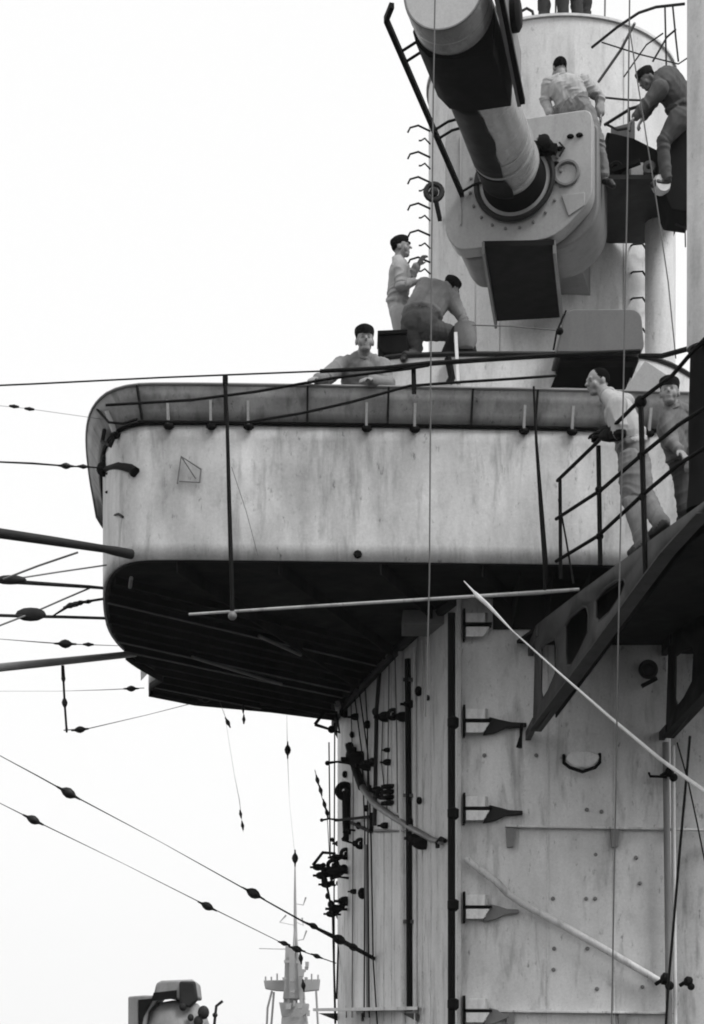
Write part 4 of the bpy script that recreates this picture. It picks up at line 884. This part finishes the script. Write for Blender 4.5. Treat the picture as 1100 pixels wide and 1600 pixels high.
        a_ = Hn+hd*.018+ths*.026; b_ = a_+ths*.028+hd*.026+dn*.008; c_ = b_+hd*.030+dn*.014
        fg.cap(a_, b_, .013, .011, hm_); fg.cap(b_, c_, .011, .009, hm_)
        P_, K, A, Tt = J['p'+s], J['k'+s], J['a'+s], J['t'+s]
        fg.cap(P_, K, .105*w, .082, legs); fg.cap(K, A.lerp(K, .04), .080, .068, legs)
        kn = K+(K-(P_+A)/2).normalized()*.012; fg.cap(kn, kn+V((0, 0, .001)), .062, .062, legs)
        fd = (Tt-A); fdn = fd.normalized(); dwn = (A-K).normalized()
        fg.cap(A+dwn*.01, A+dwn*.045-fdn*.03, .046, .042, 'shoe'); fg.cap(A+dwn*.05-fdn*.02, Tt, .042, .036, 'shoe'); fg.cap(Tt-fdn*.06, Tt, .045, .034, 'shoe')
    mb = fg.base(); c0 = Pv
    me = bpy.data.meshes.new('body'); me.from_pydata([tuple(v-c0) for v in mb.v], [], mb.f)
    tmp = bpy.data.objects.new('tmp', me); COL.objects.link(tmp)
    m = tmp.modifiers.new('r', 'REMESH'); m.mode = 'VOXEL'; m.voxel_size = vox; m.use_smooth_shade = True
    m2 = tmp.modifiers.new('s', 'SMOOTH'); m2.factor = .5; m2.iterations = 2
    dg = bpy.context.evaluated_depsgraph_get(); ev = tmp.evaluated_get(dg)
    nm = bpy.data.meshes.new_from_object(ev, depsgraph=dg); bpy.data.objects.remove(tmp)
    nm.name = 'body'; n = len(nm.vertices)
    co = np.empty(n*3); nm.vertices.foreach_get('co', co); co = co.reshape(-1, 3)+np.array(c0)
    names = sorted({q[-1] for q in fg.p}); D = np.full((n, len(names)), 9.0); AX = np.zeros(n); DM = np.full(n, 9.0)
    for q in fg.p:
        j = names.index(q[-1])
        if q[0] == 'c':
            a = np.array(q[1]); b = np.array(q[2]); ab = b-a; L2 = max(ab@ab, 1e-9)
            t = np.clip(((co-a)@ab)/L2, 0, 1); dd = np.linalg.norm(co-(a+t[:, None]*ab), axis=1)-(q[3]+(q[4]-q[3])*t)
        else:
            c = np.array(q[1]); A3 = np.array([list(x) for x in q[2]]); rd = np.array(q[3])
            l = (co-c)@A3.T; k0 = np.linalg.norm(l/rd, axis=1); k1 = np.linalg.norm(l/rd**2, axis=1); dd = k0*(k0-1)/np.maximum(k1, 1e-6)
        if q[-1] == 'skin_shadow': dd = dd-.0015
        if q[-1] == 'hair':      # hair only on the upper and rear skull
            hv = co-np.array(H); fz = hv@np.array(f); uz = hv@np.array(u); dd = dd-.002+np.where(((fz > .058) & (uz < .060)) | (uz < .9*np.clip(fz, -.07, .06)), .05, 0.0)
        if q[0] == 'c' and (q[2]-q[1]).length > .15:
            axv = np.array((q[2]-q[1]).normalized()); axv = axv*.85+np.array((.25, .2, .3)); m_ = dd < DM; AX[m_] = (co@axv)[m_]; DM[m_] = dd[m_]
        D[:, j] = np.minimum(D[:, j], dd)
    vm = D.argmin(1)
    # folds: ridged noise across cloth only
    no = np.empty(n*3); nm.vertices.foreach_get('normal', no); no = no.reshape(-1, 3)
    cl = np.array([x.startswith('cloth') for x in names])[vm]
    rs = np.random.RandomState(seed)
    warp = sum(np.sin(co@(rs.randn(3)*w_)+rs.rand()*6)*.5 for w_ in (4, 6, 9, 13))
    wt = np.full(n, .30)
    for jn, am_, rad_ in (('eL', .9, .12), ('eR', .9, .12), ('kL', 1., .14), ('kR', 1., .14), ('waist', .9, .17), ('sL', .7, .13), ('sR', .7, .13), ('pelvis', .7, .16), ('aL', .8, .12), ('aR', .8, .12)):
        wt += am_*np.exp(-((co-np.array(J[jn]))**2).sum(1)/rad_**2)
    wt = np.minimum(wt, 1.15)
    ph = AX+warp*.035
    r1_ = 1-np.abs(np.sin(ph*34+warp*.9)); r2_ = 1-np.abs(np.sin(ph*61+warp*1.7+1.3))
    disp = wt*(.013*(r1_**1.5-.35)+.006*(r2_**1.5-.35))+.0035*np.sin(warp*2.6)
    co2 = co+no*(disp*cl)[:, None]
    nm.vertices.foreach_set('co', (co2-np.array(c0)).ravel())
    nm.materials.clear()
    for x in names: nm.materials.append(M[x])
    lt = np.empty(len(nm.loops), dtype=np.int32); nm.loops.foreach_get('vertex_index', lt)
    ls = np.empty(len(nm.polygons), dtype=np.int32); nm.polygons.foreach_get('loop_start', ls)
    nm.polygons.foreach_set('material_index', vm[lt[ls]].astype(np.int32))
    nm.polygons.foreach_set('use_smooth', np.ones(len(nm.polygons), dtype=bool)); nm.update()
    root = thing('person', label, 'person', Pv)
    o = bpy.data.objects.new('body', nm); link(o, root, c0)
    # collar and cap as clothing
    cm = MB(); cm.ring(N+ (H-N)*.12, (H-N), .058, .019, 20, 6); cm.build('collar', top, root)
    if headgear == 'cap':
        k = MB(); c = H+u*.050-f*.012; vs = []; fs = []; nn = 20
        for i, (h_, rx) in enumerate(((-.008, .090), (.012, .096), (.035, .102), (.058, .098), (.078, .070), (.085, .02))):
            for j in range(nn):
                a = 2*math.pi*j/nn; tilt = -.12*math.sin(a)*rx
                vs.append(c+r*math.cos(a)*rx*.88+f*math.sin(a)*rx*1.08+u*(h_+tilt*-.6)+r*.006*h_*10)
        for i in range(5):
            for j in range(nn): fs.append((i*nn+j, i*nn+(j+1) % nn, (i+1)*nn+(j+1) % nn, (i+1)*nn+j))
        fs.append(tuple(range(nn-1, -1, -1))); fs.append(tuple(5*nn+j for j in range(nn)))
        k.add(vs, fs); k.build('cap', 'cloth_black', root)
        k = MB(); k.prism([c+f*.07-r*.055-u*.006, c+f*.115-r*.035-u*.014, c+f*.128-u*.016, c+f*.115+r*.035-u*.014, c+f*.07+r*.055-u*.006], u*.007); k.build('cap_peak', 'cloth_black', root)
    if headgear == 'strap_cap':
        pass
    return root
def joints(Y, d):     # px, py, extra depth
    return {k: P(v[0], v[1], Y+(v[2] if len(v) > 2 else 0)) for k, v in d.items()}

# man leaning on the rim, facing us
person('smiling man in dark cap and pale jacket leaning over the rim of the rounded platform', joints(16.12, dict(
    head=(570, 533, -.05), neck=(567, 560, .03), chest=(566, 592, .12), waist=(566, 632, .30), pelvis=(566, 668, .36),
    sL=(596, 572, .06), eL=(606, 600, -.08), hL=(578, 594, -.30), sR=(533, 571, .06), eR=(508, 592, -.12), hR=(494, 592, -.28),
    pL=(582, 672, .36), kL=(583, 738, .38), aL=(583, 801, .42), tL=(590, 815, .22), pR=(548, 672, .36), kR=(547, 738, .38), aR=(546, 801, .42), tR=(540, 815, .22))),
    face=(.12, -1, .0), top='cloth_mid', legs='cloth_gray', sleeves='cloth_mid', seed=3)
# standing man in profile at the rungs
YB = 20.4; kz = (HZ-0)/F
def zpy(z, Y): return HZ-z*F/Y
ya = zpy(DHZ+.07, YB)
person('man in dark cap standing in profile, holding the foot rungs of the mast', joints(YB, dict(
    head=(627, 388), neck=(622, 408), chest=(624, 430), waist=(622, 460), pelvis=(622, 480),
    sR=(627, 419, -.19), eR=(626, 446, -.26), hR=(648, 440, -.16), sL=(629, 418, .19), eL=(636, 440, .24), hL=(653, 414, .15),
    pR=(622, 488, -.09), kR=(630, 534, -.10), aR=(624, ya, -.10), tR=(645, ya+8, -.10), pL=(624, 488, .09), kL=(632, 534, .10), aL=(628, ya, .1), tL=(649, ya+8, .1))),
    face=(1, -.25, .12), top='cloth_light', legs='cloth_light', seed=5, hem=True)
# kneeling man bent over, seen from behind
YC = 19.85; yk = zpy(DHZ+.09, YC)
person('man with black beret kneeling bent over on the deckhouse roof with his back to us', joints(YC, dict(
    head=(704, 452, .42), neck=(694, 450, .34), chest=(678, 462, .26), waist=(664, 484, .10), pelvis=(656, 505, -.02),
    sL=(664, 448, .32), eL=(668, 490, .40), hL=(690, 515, .30), sR=(704, 466, .20), eR=(722, 496, .12), hR=(728, 528, .06),
    pL=(645, 512, .02), kL=(648, 556, .12), aL=(634, 556, -.22), tL=(630, 562, -.38), pR=(668, 514, .0), kR=(712, 522, .04), aR=(700, yk-2, .0), tR=(722, yk+5, .03))),
    face=(.55, .7, -.35), up=(.5, .2, .85), top='cloth_mid', legs='cloth_slate', headgear='cap', sleeves='cloth_gray', wide=1.28, seed=7, hem=True)
# man sitting on the hood, back to us
YDm = 20.35
person('dark-haired man in white shirt sitting on the rangefinder hood with his back to us', joints(YDm, dict(
    head=(874, 108, .12), neck=(880, 124, .06), chest=(886, 140, .02), waist=(896, 160, .0), pelvis=(904, 172, -.05),
    sL=(858, 130, .10), eL=(852, 158, .12), hL=(860, 178, .05), sR=(912, 128, .02), eR=(936, 152, -.02), hR=(938, 180, .0),
    pL=(890, 176, .0), kL=(872, 176, .42), aL=(868, 222, .48), tL=(862, 232, .60), pR=(916, 178, -.08), kR=(934, 222, -.22), aR=(944, 276, -.16), tR=(958, 290, -.26))),
    face=(-.3, .95, -.2), top='cloth_light', legs='cloth_gray', headgear='hair', wide=1.05, seed=9, hem=False)
# bending man at upper right
YE = 20.25
person('dark clothed man bending down on the upper gallery behind the thin struts', joints(YE, dict(
    head=(1011, 124, -.02), neck=(1028, 122, .0), chest=(1044, 132, .03), waist=(1062, 156, .05), pelvis=(1068, 178, .08),
    sL=(1030, 140, -.20), eL=(1008, 164, -.22), hL=(992, 184, -.2), sR=(1036, 126, .2), eR=(1022, 158, .22), hR=(1004, 186, .18),
    pL=(1062, 186, -.06), kL=(1036, 222, -.06), aL=(1040, 278, -.02), tL=(1020, 289, -.04), pR=(1072, 188, .16), kR=(1052, 232, .18), aR=(1062, 284, .22), tR=(1044, 292, .2))),
    face=(-.75, -.2, -.55), up=(-.5, -.1, .8), top='cloth_slate', legs='cloth_slate', headgear='cap', skin='skin_shadow', wide=1.3, seed=11)
# man leaning on the walkway railing
YM = 14.15
def walk(px, py, off): return onG(px, py, off)
def jw(d): return {k: walk(v[0], v[1], v[2]) for k, v in d.items()}
person('bareheaded dark-haired man in pale jacket leaning his forearms on the walkway railing', jw(dict(
    head=(934, 598, .12), neck=(951, 620, .16), chest=(968, 646, .20), waist=(984, 680, .24), pelvis=(990, 712, .26),
    sL=(964, 634, .02), eL=(968, 676, .02), hL=(940, 682, .0), sR=(978, 630, .36), eR=(962, 672, .36), hR=(938, 676, .2),
    pL=(984, 720, .16), kL=(986, 780, .16), aL=(1004, 850, .18), tL=(986, 864, .14), pR=(998, 720, .34), kR=(1006, 772, .32), aR=(1034, 820, .28), tR=(1016, 838, .24))),
    face=(-.95, -.35, -.12), top='cloth_light', legs='cloth_gray', sleeves='cloth_black', headgear='hair', hands=('cloth_black', 'cloth_black'), seed=13)
# second man behind
person('man in dark cap looking at us from behind the walkway railing beside the black canvas', joints(15.3, dict(
    head=(1046, 614, .0), neck=(1052, 638, .06), chest=(1060, 668, .12), waist=(1072, 706, .12), pelvis=(1078, 736, .12),
    sL=(1080, 652, .10), eL=(1092, 690, .05), hL=(1080, 716, -.05), sR=(1043, 654, .05), eR=(1048, 690, -.02), hR=(1062, 704, -.12),
    pL=(1088, 742, .12), kL=(1090, 795, .0), aL=(1090, 852, .1), tL=(1088, 862, -.1), pR=(1070, 742, .12), kR=(1072, 795, -.02), aR=(1074, 852, .1), tR=(1064, 862, -.06))),
    face=(-.25, -1, .02), top='cloth_gray', legs='cloth_dark', headgear='cap', seed=15)
# two men standing on the mast top, cut by the upper edge
def standing(cx, Y, z, lab, turn, legs, seed, lean=0):
    s = 1.0; b = P(cx, 0, Y); b.z = z; r = V((math.cos(turn), math.sin(turn), 0)); f = V((-math.sin(turn), math.cos(turn), 0))
    def q(x, y, h): return b+r*x+f*y+V((0, 0, h))
    person(lab, dict(head=q(0, .1+lean, 1.60), neck=q(0, .04+lean*.8, 1.45), chest=q(0, lean*.5, 1.27), waist=q(0, lean*.2, 1.05), pelvis=q(0, 0, .92),
        sL=q(-.19, lean*.7, 1.38), eL=q(-.27, .02+lean, 1.12), hL=q(-.24, .14+lean, .93), sR=q(.19, lean*.7, 1.38), eR=q(.27, .02+lean, 1.12), hR=q(.24, .14+lean, .93),
        pL=q(-.09, 0, .88), kL=q(-.11, .04, .50), aL=q(-.12, 0, .11), tL=q(-.13, .15, .05), pR=q(.09, 0, .88), kR=q(.12, .05, .50), aR=q(.13, 0, .11), tR=q(.15, .15, .05)),
        face=f+V((0, 0, -.2)), top=legs, legs=legs, seed=seed, vox=.010)
standing(866, 22.35, TZ+.035, 'dark clothed man standing on the mast top, only his lower legs in view', math.pi*.9, 'cloth_dark', 17)
standing(912, 22.45, TZ+.035, 'dark figure at the right of the mast top, cut off by the upper edge', math.pi*.3, 'cloth_dark', 19)
